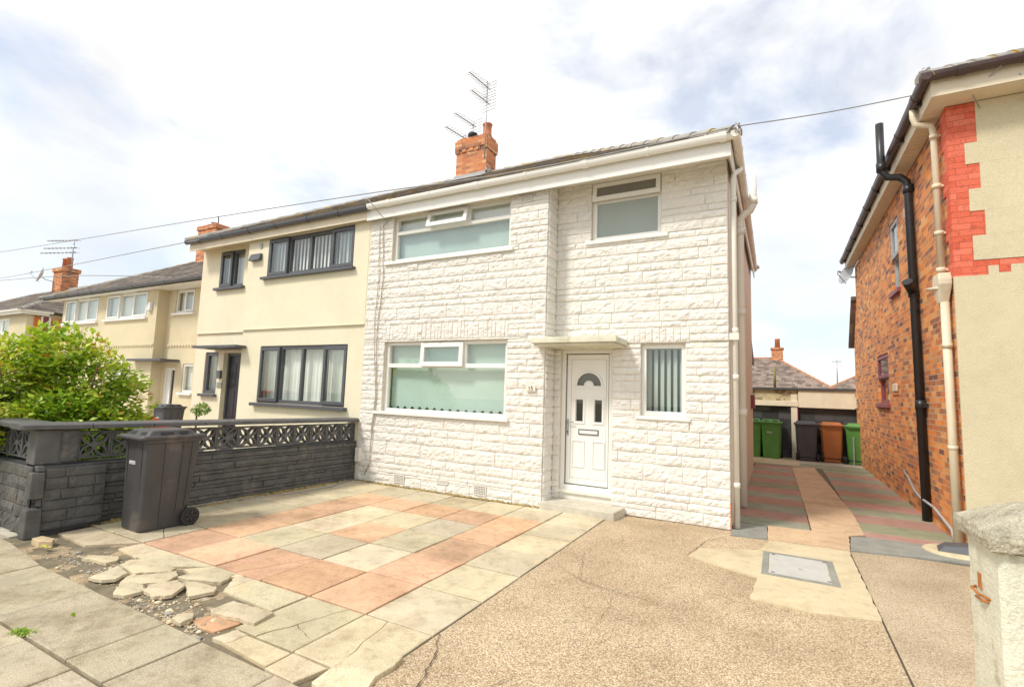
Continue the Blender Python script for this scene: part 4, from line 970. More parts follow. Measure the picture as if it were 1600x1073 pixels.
# aerials on the chimney
def aerial(loc, mast, yagis, label, box=False):
    t = thing('tv_aerial', loc, label, 'aerial', 'television aerials on chimneys'); x, y, z = loc
    MB().tube([(x, y, z), (x, y, z+mast)], .016, 8).build('mast', M['alu'], t)
    for (h, dr, L_, n, up) in yagis:
        m_ = MB(); yagi(m_, (x, y, z+h), dr, L_, n, .14); m_.build('antenna', M['alu'], t)
    return t
aerial((-6.06, 9.60, 7.1), 1.96, [(1.80, (-.12, -1, .0), .68, 12, 0), (1.42, (-.12, -1, .0), .58, 10, 0)], 'taller silver aerial with two antennas beside the clay pot of the brick chimney')
aerial((-6.66, 9.95, 7.78), .52, [(.48, (-.16, -1, .0), .66, 10, 0)], 'shorter silver aerial behind the black cowl of the brick chimney')
aerial((-6.80, 9.85, 7.78), .16, [(.10, (-.16, -1, .0), .70, 8, 0)], 'lowest silver aerial at the left end of the brick chimney')

# ================================================================== CREAM NEIGHBOUR
nb = thing('cream_house', (-9.4, 10, 0), 'cream rendered semi-detached house with dark grey windows and door', 'house')
XE, XN = -12.12, -10.03; YQ = 6.80; Tn, Tq = FY(YB), FY(YQ)
nlow = (-9.40, -6.93, 1.235, 2.385); nup = (-9.37, -6.91, 3.82, 4.635)
qup = (-11.42, -10.52, 3.78, 4.64); qsm = (-11.72, -11.22, 1.35, 2.30); qdoor = (-11.02, -10.36, .05, 2.28)
mb = MB(); wall(mb, Tn, (XN, XL-.004, 0, ZS), [nlow, nup]); wall(mb, Tq, (XE, XN+.2, 0, ZS), [qup, qsm, qdoor])
mb.face([(XN, YB, 0), (XN, YQ, 0), (XN, YQ, ZS), (XN, YB, ZS)])
mb.face([(XE, YQ, 0), (XE, YK, 0), (XE, YK, ZS), (XE, YQ, ZS)]); mb.face([(XE, YK, 0), (XL, YK, 0), (XL, YK, ZS), (XE, YK, ZS)])
nw = mb.build('front_wall', M['cream'], nb)
# upper storey render is slightly thicker, ending in a bell drip
mb = MB()
for q in subtract((XN, XL-.012, 2.745, ZS-.03), [nup]): mb.box(q[0], q[1], .0005, .022, q[2], q[3], T=Tn)
for q in subtract((XE, XN-.0, 2.745, ZS-.03), [qup]): mb.box(q[0], q[1], .0005, .022, q[2], q[3], T=Tq)
mb.box(XN-.004, XL-.012, .0005, .04, 2.73, 2.745, T=Tn); mb.box(XE, XN-.005, .0005, .04, 2.73, 2.745, T=Tq)
mb.build('upper_render', M['cream'], nw)
hiproof('roof', nb, M['roof'], XE-.0, XL-.006, 6.37, 13.45, 4.865, R(29.6), hipL=True, hipR=False)
B(XE+.03, XL-.005, 6.425, 6.445, 4.63, 4.87).build('fascia', M['soffit'], nb)
mb = MB(); mb.box(XE+.03, XL-.005, 6.446, YB-.025, 4.72, 4.732); mb.box(XE+.03, XN, YB-.025, YQ-.025, 4.72, 4.732); mb.build('soffit', M['cream2'], nb)
gutter(nb, (XE-.02, 6.365, 4.855), (XL+.07, 6.365, 4.845), M['grey_upvc'])
gf = M['grey_upvc']
def four(rect, zt, n=4, bar=.05):
    a, b, c, d = rect; w_ = (b-a)/n; return [(a+w_*i+bar*(1.1 if i in (0, n-1) else .6), a+w_*(i+1)-bar*(1.1 if i in (0, n-1) else .6), c+.075, d-.075) for i in range(n)]
def opn(rect, idx, n=4): a, b, c, d = rect; w_ = (b-a)/n; return [(a+w_*i+.01, a+w_*(i+1)-.01, c+.03, d-.03, .065, 0) for i in idx]
def nbin(fo, T, rect, rec):
    pleats(M['net'], -9.38, -6.95, 1.26, 2.37, d=-.2, amp=.014, per=.11)(fo, T, rect, rec)
window(nb, Tn, nlow, four(nlow, 0), gf, .03, openers=opn(nlow, (0, 3)), sill=(-9.50, -6.85, 1.17, 1.232, .10), inner=nbin)
window(nb, Tn, nup, four(nup, 0), gf, .02, openers=opn(nup, (0, 3)), sill=(-9.47, -6.84, 3.765, 3.817, .11), inner=slats(M['net'], -9.36, -6.92, 3.85, 4.6, wd=.09, gap=.012, ang=20))
window(nb, Tq, qup, four(qup, 0, 2), gf, .02, openers=opn(qup, (0,), 2), sill=(-11.50, -10.44, 3.72, 3.777, .11), inner=pleats(M['net'], -11.4, -10.54, 3.78, 4.6, per=.1))
window(nb, Tq, qsm, [(-11.64, -11.30, 1.43, 2.22)], gf, .03, sill=(-11.78, -11.16, 1.29, 1.348, .08), inner=pleats(M['blind_grey'], -11.7, -11.24, 1.37, 2.28, per=.2))
mb = MB()
for q in subtract(qdoor, [(-10.97, -10.41, .12, 2.22)]): mb.box(q[0], q[1], -.2, -.10, q[2], q[3], T=Tq)
ndo = mb.build('front_door', gf, nb, bev=.004)
mb = MB(); mb.box(-10.97, -10.41, -.18, -.13, .12, 2.22, T=Tq)
for (a, b) in ((-10.92, -10.72), (-10.66, -10.46)):
    for (c, d) in ((.25, .75), (.85, 1.45), (1.55, 2.05)): mb.box(a, b, -.13, -.122, c, d, T=Tq)
mb.build('door_leaf', M['dark_door'], ndo, bev=.004)
mb = MB(); mb.box(-11.38, -9.86, 6.30, YB-.012, 2.345, 2.40); mb.box(-11.38, XN-.01, YB-.011, YQ-.01, 2.345, 2.40); mb.build('door_canopy', gf, nb, bev=.006)
mb = MB(); mb.lathe([(.06, 0), (.06, .05), (.03, .06)], 0, 0, 12)
o = MB().rings([[Tn(-9.62+.05*math.cos(a), d, 4.52+.055*math.sin(a)) for a in [2*math.pi*k/14 for k in range(14)]] for d in (.023, .045)]).build('flue_cap', M['lead'], nb)
mb = MB(); T_ = Tn; mb.hexa([T_(-9.90, .023, 4.2), T_(-9.56, .023, 4.2), T_(-9.56, .12, 4.2), T_(-9.90, .12, 4.2)], [T_(-9.90, .023, 4.35), T_(-9.56, .023, 4.35), T_(-9.56, .07, 4.35), T_(-9.90, .07, 4.35)])
mb.build('sensor_box', gf, nb, bev=.01)
B(-11.15, -11.02, .002, .06, 1.70, 1.88, T=Tq).build('wall_light', M['lamp_lens'], nb, bev=.01)
npq = B(-11.17, -10.99, .002, .02, 1.50, 1.62, T=Tq).build('number_plaque', M['conc_grey'], nb, bev=.004)
# quarter flue on the bay already; party-side trim
B(XL-.02, XL+.012, YB-.016, YB+.0, 0, ZS).build('party_bead', M['cream'], nb)

# ================================================================== LEFT ROUGHCAST HOUSE (next pair) and the one beyond
lh = thing('roughcast_house', (-19, 12, -.2), 'yellow roughcast semi-detached pair with white windows behind the green shrub', 'house')
LB, LP = 8.3, 8.62; Tl, Tm = FY(LB), FY(LP); ZL = 4.5
l1 = (-20.3, -17.7, 3.62, 4.465); l2 = (-23.4, -20.9, 3.60, 4.465); l3 = (-24.25, -23.75, 3.6, 4.40); l4 = (-16.70, -15.68, 3.73, 4.46); l5 = (-15.98, -15.42, 1.28, 2.15)
l6 = (-19.6, -18.45, 1.2, 2.25); ld = (-17.02, -16.38, -.15, 2.02)
mb = MB(); wall(mb, Tl, (-23.6, -17.1, -.2, ZL), [l1, l2, l6]); wall(mb, Tm, (-17.3, -14.1, -.2, ZL), [l4, l5, ld]); wall(mb, Tm, (-24.4, -23.6, -.2, ZL), [l3])
mb.face([(-17.1, LB, -.2), (-17.1, LP, -.2), (-17.1, LP, ZL), (-17.1, LB, ZL)]); mb.face([(-14.1, LP, -.2), (-14.1, 15, -.2), (-14.1, 15, ZL), (-14.1, LP, ZL)]); mb.face([(-24.4, LP, -.2), (-24.4, 15, -.2), (-24.4, 15, ZL), (-24.4, LP, ZL)])
lw = mb.build('front_wall', M['pebble'], lh)
mb = MB()
for i in range(44):
    a = -23.6+i*.155
    if a > -17.2: break
    mb.box(a, a+.08, .001, .03, 2.66, 2.71, T=Tl)
for i in range(19): a = -17.05+i*.155; mb.box(a, a+.08, .001, .03, 2.66, 2.71, T=Tm)
mb.box(-23.6, -17.1, .001, .025, 2.711, 2.75, T=Tl); mb.box(-17.09, -14.1, .001, .025, 2.711, 2.75, T=Tm)
mb.build('dogtooth_course', M['pebble'], lw)
hiproof('roof', lh, M['roof2'], -24.6, -13.95, 7.95, 15.2, 4.56, R(29), rmat=M['ridge'])
mb = MB(); mb.box(-24.5, -14.0, 7.98, 8.0, 4.47, 4.58); mb.build('fascia', gf, lh)
mb = MB(); mb.box(-24.5, -14.0, 8.002, LB-.01, 4.47, 4.48); mb.box(-17.1, -14.0, LB-.01, LP-.01, 4.47, 4.48); mb.build('soffit', M['upvc'], lh)
gutter(lh, (-24.6, 7.92, 4.56), (-13.95, 7.92, 4.56), gf)
def lwin(T, q, n, opens=()):
    window(lh, T, q, four(q, 0, n, .042), M['upvc'], .03, openers=opn(q, opens, n), sill=(q[0]-.08, q[1]+.08, q[2]-.07, q[2]-.003, .08), inner=pleats(M['net'], q[0]+.03, q[1]-.03, q[2]+.03, q[3]-.03, per=.12, amp=.01), sillmat=M['upvc'])
lwin(Tl, l1, 3, (0, 2)); lwin(Tl, l2, 3, (0, 2)); lwin(Tm, l3, 1); lwin(Tm, l4, 2, (1,)); lwin(Tm, l5, 1); lwin(Tl, l6, 2)
mb = MB()
for q in subtract(ld, [(-16.95, -16.72, .1, 1.95), (-16.66, -16.45, -.1, 1.95)]): mb.box(q[0], q[1], -.14, -.05, q[2], q[3], T=Tm)
ldo = mb.build('front_door', M['upvc'], lh); B(-16.66, -16.45, -.12, -.09, -.1, 1.95, T=Tm).build('side_glass', M['dark_door'], ldo); B(-16.95, -16.72, -.12, -.09, .1, 1.95, T=Tm).build('door_leaf', M['upvc'], ldo)
B(-18.1, -16.15, LB-.25, LP-.01, 2.20, 2.27).build('door_canopy', gf, lh, bev=.01)
mb = MB(); mb.hexa([Tl(-17.55, .002, 3.78), Tl(-17.35, .002, 3.78), Tl(-17.35, .10, 3.80), Tl(-17.55, .10, 3.80)], [Tl(-17.55, .002, 4.08), Tl(-17.35, .002, 4.08), Tl(-17.38, .08, 4.06), Tl(-17.52, .08, 4.06)])
mb.build('alarm_box', M['white_paint'], lh, bev=.02); 
mb = MB(); mb.box(-20.6, -19.4, 11.2, 11.7, 6.1, 7.68); mb.box(-20.64, -19.36, 11.16, 11.74, 7.681, 7.85); lc = mb.build('chimney', M['chimney'], lh)
MB().lathe([(.10, 7.85), (.10, 7.97), (.13, 7.99), (.13, 8.02), (.09, 8.02)], -19.95, 11.45, 12).build('chimney_pot', M['lead'], lc)
MB().tube([(-19.7, 11.45, 7.85), (-19.7, 11.45, 8.13), (-19.5, 11.3, 8.17)], .02, 6).build('chimney_cowl', M['black_plastic'], lc)

fh = thing('end_house', (-33, 12, -.2), 'farthest pale house at left edge with white gutter and tiled roof', 'house')
Tf = FY(8.55); mb = MB(); f1 = (-31.9, -29.4, 3.45, 4.1); wall(mb, Tf, (-39, -27.6, -.2, 4.28), [f1]); mb.face([(-27.6, 8.55, -.2), (-27.6, 9.7, -.2), (-27.6, 9.7, 4.28), (-27.6, 8.55, 4.28)])
wall(mb, FY(9.7), (-27.6, -26.2, -.2, 4.28), []); mb.build('front_wall', M['cream2'], fh)
window(fh, Tf, f1, four(f1, 0, 3, .06), M['upvc'], .03, sill=(-32, -29.3, 3.38, 3.447, .06), inner=pleats(M['net'], -31.8, -29.5, 3.5, 4.05, per=.2))
mb = MB(); mb.box(-39, -27.4, 8.30, 8.35, 4.20, 4.34); mb.box(-27.44, -27.4, 8.351, 9.2, 4.20, 4.34); mb.build('fascia', M['upvc'], fh)
gutter(fh, (-39, 8.24, 4.36), (-27.35, 8.24, 4.36), M['upvc']); gutter(fh, (-27.35, 8.2, 4.36), (-27.35, 9.3, 4.36), M['upvc'])
hiproof('roof', fh, M['roof2'], -40, -27.3, 8.25, 14.9, 4.36, R(29))
B(-27.597, -27.56, 8.78, 8.98, 2.9, 4.15).build('window_panel', M['orange_panel'], fh); B(-27.597, -27.56, 9.06, 9.24, 2.8, 4.15).build('window_panel', M['maroon'], fh); B(-27.597, -27.57, 9.34, 9.7, 2.2, 4.15).build('brick_panel', M['chimney'], fh)
for y in (8.985, 9.245): B(-27.597, -27.54, y, y+.07, 2.6, 4.18).build('window_frame', M['upvc'], fh)
mb = MB(); mb.box(-33.5, -32.5, 11.2, 11.9, 5.8, 7.1); mb.box(-33.56, -32.44, 11.14, 11.96, 7.101, 7.3); fc = mb.build('chimney', M['chimney'], fh)
for x in (-33.25, -32.75): MB().lathe([(.14, 7.3), (.12, 7.8), (.15, 7.82), (.13, 7.9)], x, 11.55, 12).build('chimney_pot', M['terracotta'], fc)
t = thing('tv_aerial', (-32.4, 11.5, 7.0), 'silver aerial cluster above the farthest chimney at left', 'aerial', 'television aerials on chimneys')
MB().tube([(-32.4, 11.5, 7.0), (-32.4, 11.5, 8.85)], .03, 6).build('mast', M['alu'], t)
for z, L_ in ((8.75, 2.0), (8.35, 2.2), (8.1, 2.4)):
    m_ = MB(); b_ = Vector((-32.0, 11.5, z)); m_.tube([b_, b_+Vector((-1.6, -.5, 0))*(L_/1.7)], .022, 5)
    for k in range(9): p = b_+Vector((-1.6, -.5, 0))*(L_/1.7)*(k/9); m_.tube([p+Vector((.05, -.15, 0)), p+Vector((-.05, .15, 0))], .010, 4)
    m_.build('antenna', M['alu'], t)
t = thing('satellite_dish', (-33.7, 11.0, 6.3), 'small pale satellite dish on the farthest chimney', 'satellite dish', 'satellite dishes')
def dish(t, c, nrm, rad, mat):
    c = Vector(c); nrm = Vector(nrm).normalized(); a = nrm.cross(Vector((0, 0, 1))).normalized(); b = a.cross(nrm)
    MB().rings([[c+nrm*(q*q/rad*.28)+(a*math.cos(k*math.pi/9)+b*math.sin(k*math.pi/9))*max(q, .005) for k in range(18)] for q in (0, rad*.4, rad*.75, rad, rad*1.02)], caps=False).build('reflector', mat, t)
    MB().tube([c-b*rad*.9, c+nrm*rad*1.1-b*rad*.25, c+nrm*rad*1.15], .012, 6).build('feed_arm', M['alu'], t)
    e = c+nrm*rad*1.15; MB().tube([e, e-nrm*.08], .028, 8).build('receiver', M['lead'], t)
dish(t, (-33.9, 10.9, 6.9), (-.3, -1, .3), .42, M['white_paint'])
MB().tube([(-33.5, 11.25, 6.6), (-33.8, 11.0, 6.7), (-33.9, 10.9, 6.8)], .02, 6).build('bracket', M['alu'], t)

# ================================================================== BRICK HOUSE (right)
bh = thing('brick_house', (5, 12, 0), 'orange brick house with cream render front and red painted quoins', 'house')
BX, BY, BK = 1.86, 7.50, 15.7; ZE = 5.22; Ts, Tr = FNX(BX), FY(BY)
bu = (10.42, 11.08, 3.60, 4.86); bl = (11.72, 12.93, 1.62, 2.60)
mb = MB(); wall(mb, Ts, (BY, BK, -.05, ZE), [bu, bl]); 
mb.face([(BX, BK, -.05), (BX, 16.35, -.05), (BX, 16.35, 3.2), (BX, BK, 4.3)]); mb.face([(BX, BK, -.05), (9, BK, -.05), (9, BK, ZE), (BX, BK, ZE)]); mb.face([(BX, 16.35, -.05), (6, 16.35, -.05), (6, 16.35, 3.2), (BX, 16.35, 3.2)])
bw_ = mb.build('side_wall', M['brick'], bh)
MB().hexa([(BX-.12, BK-.05, 4.32), (6, BK-.05, 4.32), (6, 16.5, 3.12), (BX-.12, 16.5, 3.12)], [(BX-.12, BK-.05, 4.42), (6, BK-.05, 4.42), (6, 16.5, 3.22), (BX-.12, 16.5, 3.22)]).build('lean_to_roof', M['roof3'], bh)
mb = MB(); wall(mb, Tr, (BX, 9, -.05, ZE), []); bf = mb.build('front_wall', M['cream2'], bh)
# bell-cast render edge + raised upper render around red quoins
steps = [(4.755, 5.20, 2.135), (4.475, 4.755, 2.02), (4.16, 4.475, 2.13), (3.885, 4.16, 2.03), (3.59, 3.885, 2.15), (3.30, 3.59, 2.04), (3.17, 3.30, 2.04)]
steps = [(4.72, 5.215, 2.115), (4.46, 4.72, 2.01), (4.15, 4.46, 2.125), (3.885, 4.15, 2.02), (3.58, 3.885, 2.14), (3.13, 3.58, 2.145)]
steps = [(4.72, 5.215, 2.12), (4.46, 4.719, 2.005), (4.155, 4.459, 2.13), (3.885, 4.154, 2.02), (3.59, 3.884, 2.15), (3.30, 3.589, 2.03), (3.12, 3.299, 2.15)]
mb = MB(); cmb = MB()
for (c, d, x1) in steps:
    mb.box(BX-.006, x1, .0, .018, c, d, T=Tr); mb.box(BY-.001, BY+.12+(.11 if x1 > 2.1 else 0), .0, .012, c, d, T=Ts)
    cmb.box(x1+.0005, 9, .0, .024, c-.0005, d+.0005, T=Tr)
mb.box(2.151, 9, .0, .018, 3.225, 3.298, T=Tr); mb.box(2.24, 2.34, .018, .0275, 3.14, 3.225, T=Tr)
for x in (2.9, 3.6, 4.3): mb.box(x, x+.1, .018, .0275, 3.14, 3.225, T=Tr)
mb.build('red_quoins', M['red_brick_paint'], bf)
c2 = MB()
for (c, d, x1) in steps[:-1]:
    for q in subtract((x1+.0005, 9, c, d), [(2.1515, 9, 3.2245, 3.2985)]): c2.box(q[0], q[1], .0, .026, q[2], q[3], T=Tr)
for q in subtract((2.151, 9, 3.12, 3.2985), [(2.1515, 9, 3.2245, 3.2985), (2.2385, 2.3415, 3.1385, 3.2245)]): c2.box(q[0], q[1], .0, .026, q[2], q[3], T=Tr)
c2.box(BX-.02, 9, .0, .030, -.05, 3.1195, T=Tr); c2.build('front_render', M['cream2'], bf)
# roof
hiproof('roof', bh, M['roof3'], 1.60, 9.2, 7.14, 15.95, 5.46, R(30), rmat=M['ridge'])
mb = MB(); mb.box(1.66, 9.1, 7.18, 7.20, 5.23, 5.44); mb.box(1.66, 1.68, 7.201, 15.9, 5.23, 5.44); mb.build('fascia', M['soffit'], bh)
mb = MB(); mb.box(1.681, 9.1, 7.201, BY-.01, 5.225, 5.237)
y = BY-.008
while y < 15.85: mb.box(1.681, BX-.004, y, y+.118, 5.225, 5.237); y += .125
x = 0
mb.build('soffit', M['soffit'], bh)
gutter(bh, (1.60, 7.11, 5.47), (9, 7.11, 5.47), M['brown_plastic'], .55); gutter(bh, (1.60, 7.06, 5.47), (1.60, 15.95, 5.45), M['brown_plastic'], 1.0)
for k in range(9): B(1.61, 1.68, 7.6+k, 7.66+k, 5.36, 5.42).build('gutter_bracket', M['black_plastic'], bh)
# windows in the side wall
def bwin(q, split):
    a, b, c, d = q
    fo = window(bh, Ts, q, [(a+.07, b-.07, c+.08, split-.035), (a+.07, b-.07, split+.035, d-.07)], M['lead'] if split > 3 else M['maroon'], .05, openers=[(a+.02, b-.02, split-.01, d-.02, .07, 0)], sill=(a-.05, b+.05, c-.08, c-.003, .05), inner=pleats(M['net'], a+.02, b-.02, c+.02, d-.02, per=.2), sillmat=M['maroon'])
bwin(bu, 4.22); bwin(bl, 2.14)
# black soil pipe
P = MB(); P.tube([(1.80, 9.05, -.02), (1.79, 9.20, 4.85), (1.78, 9.20, 4.98), (1.70, 9.21, 5.07), (1.55, 9.22, 5.10), (1.49, 9.22, 5.20), (1.475, 9.22, 5.35), (1.475, 9.22, 5.98)], .055, 14)
so3 = P.build('soil_pipe', M['black_plastic'], bh); mb = MB()
for p0, p1 in (((1.79, 9.2, 4.8), (1.79, 9.2, 4.92)), ((1.48, 9.22, 5.2), (1.475, 9.22, 5.34)), ((1.795, 9.16, 3.2), (1.79, 9.17, 3.34)), ((1.80, 9.10, 1.55), (1.80, 9.10, 1.68))): MB().tube([p0, p1], .068, 14).build('pipe_collar', M['black_plastic'], so3)
MB().tube([(1.79, 9.17, 3.25), (1.70, 9.02, 3.38), (1.69, 9.0, 3.40)], [.06, .06, .07], 12).build('pipe_branch', M['black_plastic'], so3)
B(1.80, 1.857, 8.95, 9.24, 1.58, 1.64).build('wall_bracket', M['black_plastic'], so3)
# cream rainwater pipe
P = MB(); P.tube([(1.60, 7.78, 5.40), (1.60, 7.78, 5.30), (1.62, 7.78, 5.20), (1.70, 7.76, 5.16), (1.77, 7.75, 5.14), (1.79, 7.75, 5.05), (1.79, 7.72, 3.25)], .038, 12)
cp = P.build('rainwater_pipe', M['cream_pipe'], bh); P = MB(); P.tube([(1.79, 7.66, 2.85), (1.79, 7.62, 0.02)], .045, 12); P.build('lower_pipe', M['cream_pipe'], cp)
mb = MB(); c_ = (1.785, 7.70); 
mb.rings([[(c_[0]+sx*a, c_[1]+sy*b, z) for sx, sy in ((-1, -1), (1, -1), (1, 1), (-1, 1))] for a, b, z in ((.06, .12, 3.20), (.065, .14, 3.12), (.065, .14, 3.06), (.045, .05, 2.84))], smooth=False)
mb.build('hopper_head', M['cream_pipe'], cp, bev=.01)
for z in (4.95, 4.3, 3.7, 3.24, 2.3, 1.1):
    mb = MB(); mb.tube([(1.79, 7.73 if z > 3 else 7.64, z), (1.79, 7.73 if z > 3 else 7.64, z+.05)], .05, 12); mb.box(1.80, BX, 7.70, 7.85, z+.01, z+.035); mb.build('pipe_bracket', M['cream_pipe'], cp)
P = MB(); P.tube([(1.74, 7.6, 3.02), (1.68, 7.9, 3.06)], .02, 8); P.build('overflow_stub', M['cream_pipe'], cp)
B(BX-.03, BX+.0, 10.9, 11.3, 1.84, 1.98).build('boiler_flue', M['cream_pipe'], bh, bev=.01)
B(BX-.015, BX, 10.82, 11.38, 1.78, 2.04).build('flue_patch', M['chimney'], bh)
B(BX-.02, BX, 9.6, 9.82, 4.6, 4.75).build('wall_vent', M['cream_pipe'], bh)
MB().tube([(1.83, 10.6, .52), (1.80, 10.1, .46), (1.78, 9.6, .33), (1.76, 9.15, .30), (1.79, 8.6, .27), (1.80, 7.9, .14), (1.80, 7.85, .02)], .016, 8).build('waste_pipe', M['lead'], bh)
t = thing('satellite_dish', (1.9, 15.9, 5.0), 'grey satellite dish on the far rear corner of the brick house', 'satellite dish', 'satellite dishes')
dish(t, (1.72, 15.75, 5.02), (-.9, -.5, .35), .27, M['lead']); MB().tube([(1.9, 15.72, 4.95), (1.78, 15.72, 4.95), (1.74, 15.75, 5.0)], .018, 6).build('bracket', M['alu'], t)
# gully with dark cover beside the corner
t = thing('drain_gully', (1.70, 7.32, .0), 'dark drain cover in a pale cement ring at the foot of the brick corner', 'drain')
MB().lathe([(.30, 0), (.30, .015), (.27, .03), (.2, .03)], 1.70, 7.32, 24).build('cement_ring', M['conc_yellow'], t)
mb = MB(); mb.hexa([(1.50, 7.18, .02), (1.92, 7.14, .02), (1.95, 7.45, .02), (1.55, 7.48, .02)], [(1.58, 7.22, .09), (1.9, 7.2, .12), (1.92, 7.42, .12), (1.62, 7.42, .09)]); mb.build('cover', M['grey_upvc'], t, bev=.01)

# ================================================================== GARAGES & BACKGROUND
ga = thing('garage_block', (.5, 17, 0), 'low cream garages with sooty black block doors behind the bins', 'garage')
GY = 16.55; Tg = FY(GY); mb = MB()
mb.box(.50, 1.84, 0, .12, 1.44, 1.93, T=Tg); mb.box(.315, .475, 0, .10, 0, 1.80, T=Tg); gcw = mb.build('garage_front', M['gar_cream'], ga, bev=.01)
B(-3.8, .499, .001, .13, 1.465, 1.62, T=Tg).build('lintel', M['gar_cream'], ga, bev=.01); B(-3.8, .499, .001, .08, 1.621, 1.94, T=Tg).build('peeling_fascia', M['peel'], ga, bev=.01)
B(.476, .499, .0, .06, 0, 1.44, T=Tg).build('red_edge', M['maroon'], ga)
mb = MB(); mb.box(-3.8, .314, -.05, -.02, 0, 1.47, T=Tg); mb.box(.50, 3.8, -.05, -.02, 0, 1.47, T=Tg); mb.build('garage_door', M['dark_block'], ga)
B(-3.85, 1.86, -4, .17, 1.941, 2.0, T=Tg).build('roof', M['grey_upvc'], ga); B(-3.8, 1.84, -3.9, -.06, 0, 1.43, T=Tg).build('rear_wall', M['gar_cream'], ga)
MB().tube([(-.09, 16.9, 1.98), (-.085, 16.9, 2.62)], .035, 8).build('mossy_post', M['mossy_wood'], label='mossy green timber post standing on the garage roof', cat='post')
bg = thing('hipped_bungalow', (-2, 43, 0), 'background bungalow with hipped grey roof and brick chimney above the garages', 'house')
mb = MB(); wall(mb, FY(40.3), (-10, 3.3, 0, 2.35), []); mb.box(-10, 3.3, 40.8, 47, 0, 2.35); mb.build('wall', M['cream2'], bg)
hiproof('roof', bg, M['roof3'], -12, 3.55, 39.9, 47.2, 2.38, R(35), rmat=M['ridge_red']); gutter(bg, (-12, 39.85, 2.38), (3.6, 39.85, 2.38), M['upvc'], 2)
B(-12, 3.5, 39.92, 39.97, 2.16, 2.36).build('fascia', M['upvc'], bg)
mb = MB(); mb.box(-.42, .38, 43.2, 43.9, 4.4, 5.55); mb.box(-.48, .44, 43.14, 43.96, 5.551, 5.7); bc = mb.build('chimney', M['chimney'], bg)
MB().lathe([(.2, 5.7), (.17, 6.3), (.2, 6.33), (.18, 6.42)], 0, 43.5, 12).build('chimney_pot', M['terracotta'], bc)
b2 = thing('distant_house', (8, 62, 0), 'distant house roof with small chimney between bungalow and brick house', 'house')
B(4.6, 14, 58.5, 66, 0, 2.9).build('wall', M['cream2'], b2); hiproof('roof', b2, M['roof3'], 4.2, 14.5, 58, 66.5, 2.9, R(28), rmat=M['ridge_red'])
mb = MB(); mb.box(7.2, 8.3, 61.9, 62.7, 4.3, 6.0); c_ = mb.build('chimney', M['chimney'], b2); MB().tube([(7.6, 62.3, 6.0), (7.6, 62.3, 6.7)], .2, 8).build('chimney_pot', M['terracotta'], c_)
t = thing('tv_aerial', (5.3, 60, 3.3), 'thin distant aerial mast against the sky right of the bungalow roof', 'aerial', 'television aerials on chimneys')
MB().tube([(5.3, 60, 3.2), (5.3, 60, 6.0)], .05, 5).build('mast', M['alu'], t); MB().tube([(4.9, 60, 5.8), (5.7, 60, 5.8)], .04, 5).build('antenna', M['alu'], t)

# ================================================================== DARK GARDEN WALL
gw = thing('garden_wall', (-6.75, 4.4, 0), 'dark grey garden wall with pierced flower screen blocks between the two front gardens', 'garden wall')
ang = math.atan2(.21, 4.2)
def TW(u, d, z):        # along the wall (u = y), facing +X (towards the patio), slightly askew
    return (-6.775+(u-2.35)*.05+d, u, z)
def TF(u, d, z): return (u, 2.30-d, z)
y0, y1 = 2.31, 6.545
mb = MB(); mb.hexa([TW(y0, 0, -.03), TW(y1, 0, -.03), TW(y1, -.2, -.03), TW(y0, -.2, -.03)], [TW(y0, 0, .685), TW(y1, 0, .665), TW(y1, -.2, .665), TW(y0, -.2, .685)])
mb.box(-9.6, -6.78, 2.31, 2.5, -.03, .69); core = mb.build('wall_core', M['dark_mortar'], gw)
cl = MB(); DC = [.07, .05, .09, .04, .06, .08, .05, .10, .04, .07, .06]
cladding(cl, TW, y0, y1-.01, 0, .675, [], 31, courses=DC, lmin=.3, lmax=1.1, amp=.026, cell=.028)
cladding(cl, TF, -9.6, -6.76, 0, .68, [], 32, courses=[.16, .12, .15, .13, .12], lmin=.3, lmax=.6, amp=.024, cell=.028)
cl.build('stone_face', M['dark_stone'], core, recalc=False)
cl = MB(); TPi = lambda u, d, z: TW(u, d+.075, z)
cl.hexa([TW(2.36, .0, -.02), TW(2.36, .07, -.02), TW(2.90, .07, -.02), TW(2.90, .0, -.02)], [TW(2.36, .0, .665), TW(2.36, .07, .665), TW(2.90, .055, .655), TW(2.90, .0, .655)])
cladding(cl, TPi, 2.37, 2.895, 0, .655, [], 33, courses=[.11, .12, .10, .11, .12, .1], lmin=.2, lmax=.35, amp=.012, cell=.028)
cl.build('wall_pier', M['dark_stone'], gw, recalc=False)
# chipped corner stones
mb = MB()
for (z0, z1, e, x_) in ((-.02, .27, .06, .17), (.28, .36, -.03, .12), (.365, .63, .045, .15), (.635, .69, -.0, .13)):
    mb.hexa([(-6.80, 2.30-e, z0), (-6.80+x_-.02, 2.30-e, z0), (-6.80+x_, 2.365, z0), (-6.80, 2.365, z0)], [(-6.79, 2.305-e, z1), (-6.80+x_-.03, 2.305-e, z1), (-6.80+x_-.015, 2.365, z1), (-6.79, 2.365, z1)])
mb.build('corner_stone', M['dark_stone'], gw, bev=.012)
# coping
mb = MB(); cprof = [(-.155, 0), (.155, 0), (.155, .045), (.12, .062), (-.12, .062), (-.155, .045)]
ys = [2.15+i*.6 for i in range(8)]; ys[-1] = 6.55
for a, b in zip(ys[:-1], ys[1:]):
    if b > y1: b = 6.55
    za = 1.06-.055*(a-2.3)/4.2; zb = 1.06-.055*(b-2.3)/4.2
    p0 = Vector(TW(a+.003, -.10, za)); p1 = Vector(TW(b-.003, -.10, zb)); mb.along(p0, p1, cprof)
for i in range(5): mb.along((-6.95-.6*i, 2.40, 1.055), (-7.54-.6*i, 2.40, 1.05+.01*i), cprof)
mb.build('coping', M['dark_render'], gw, bev=.006)
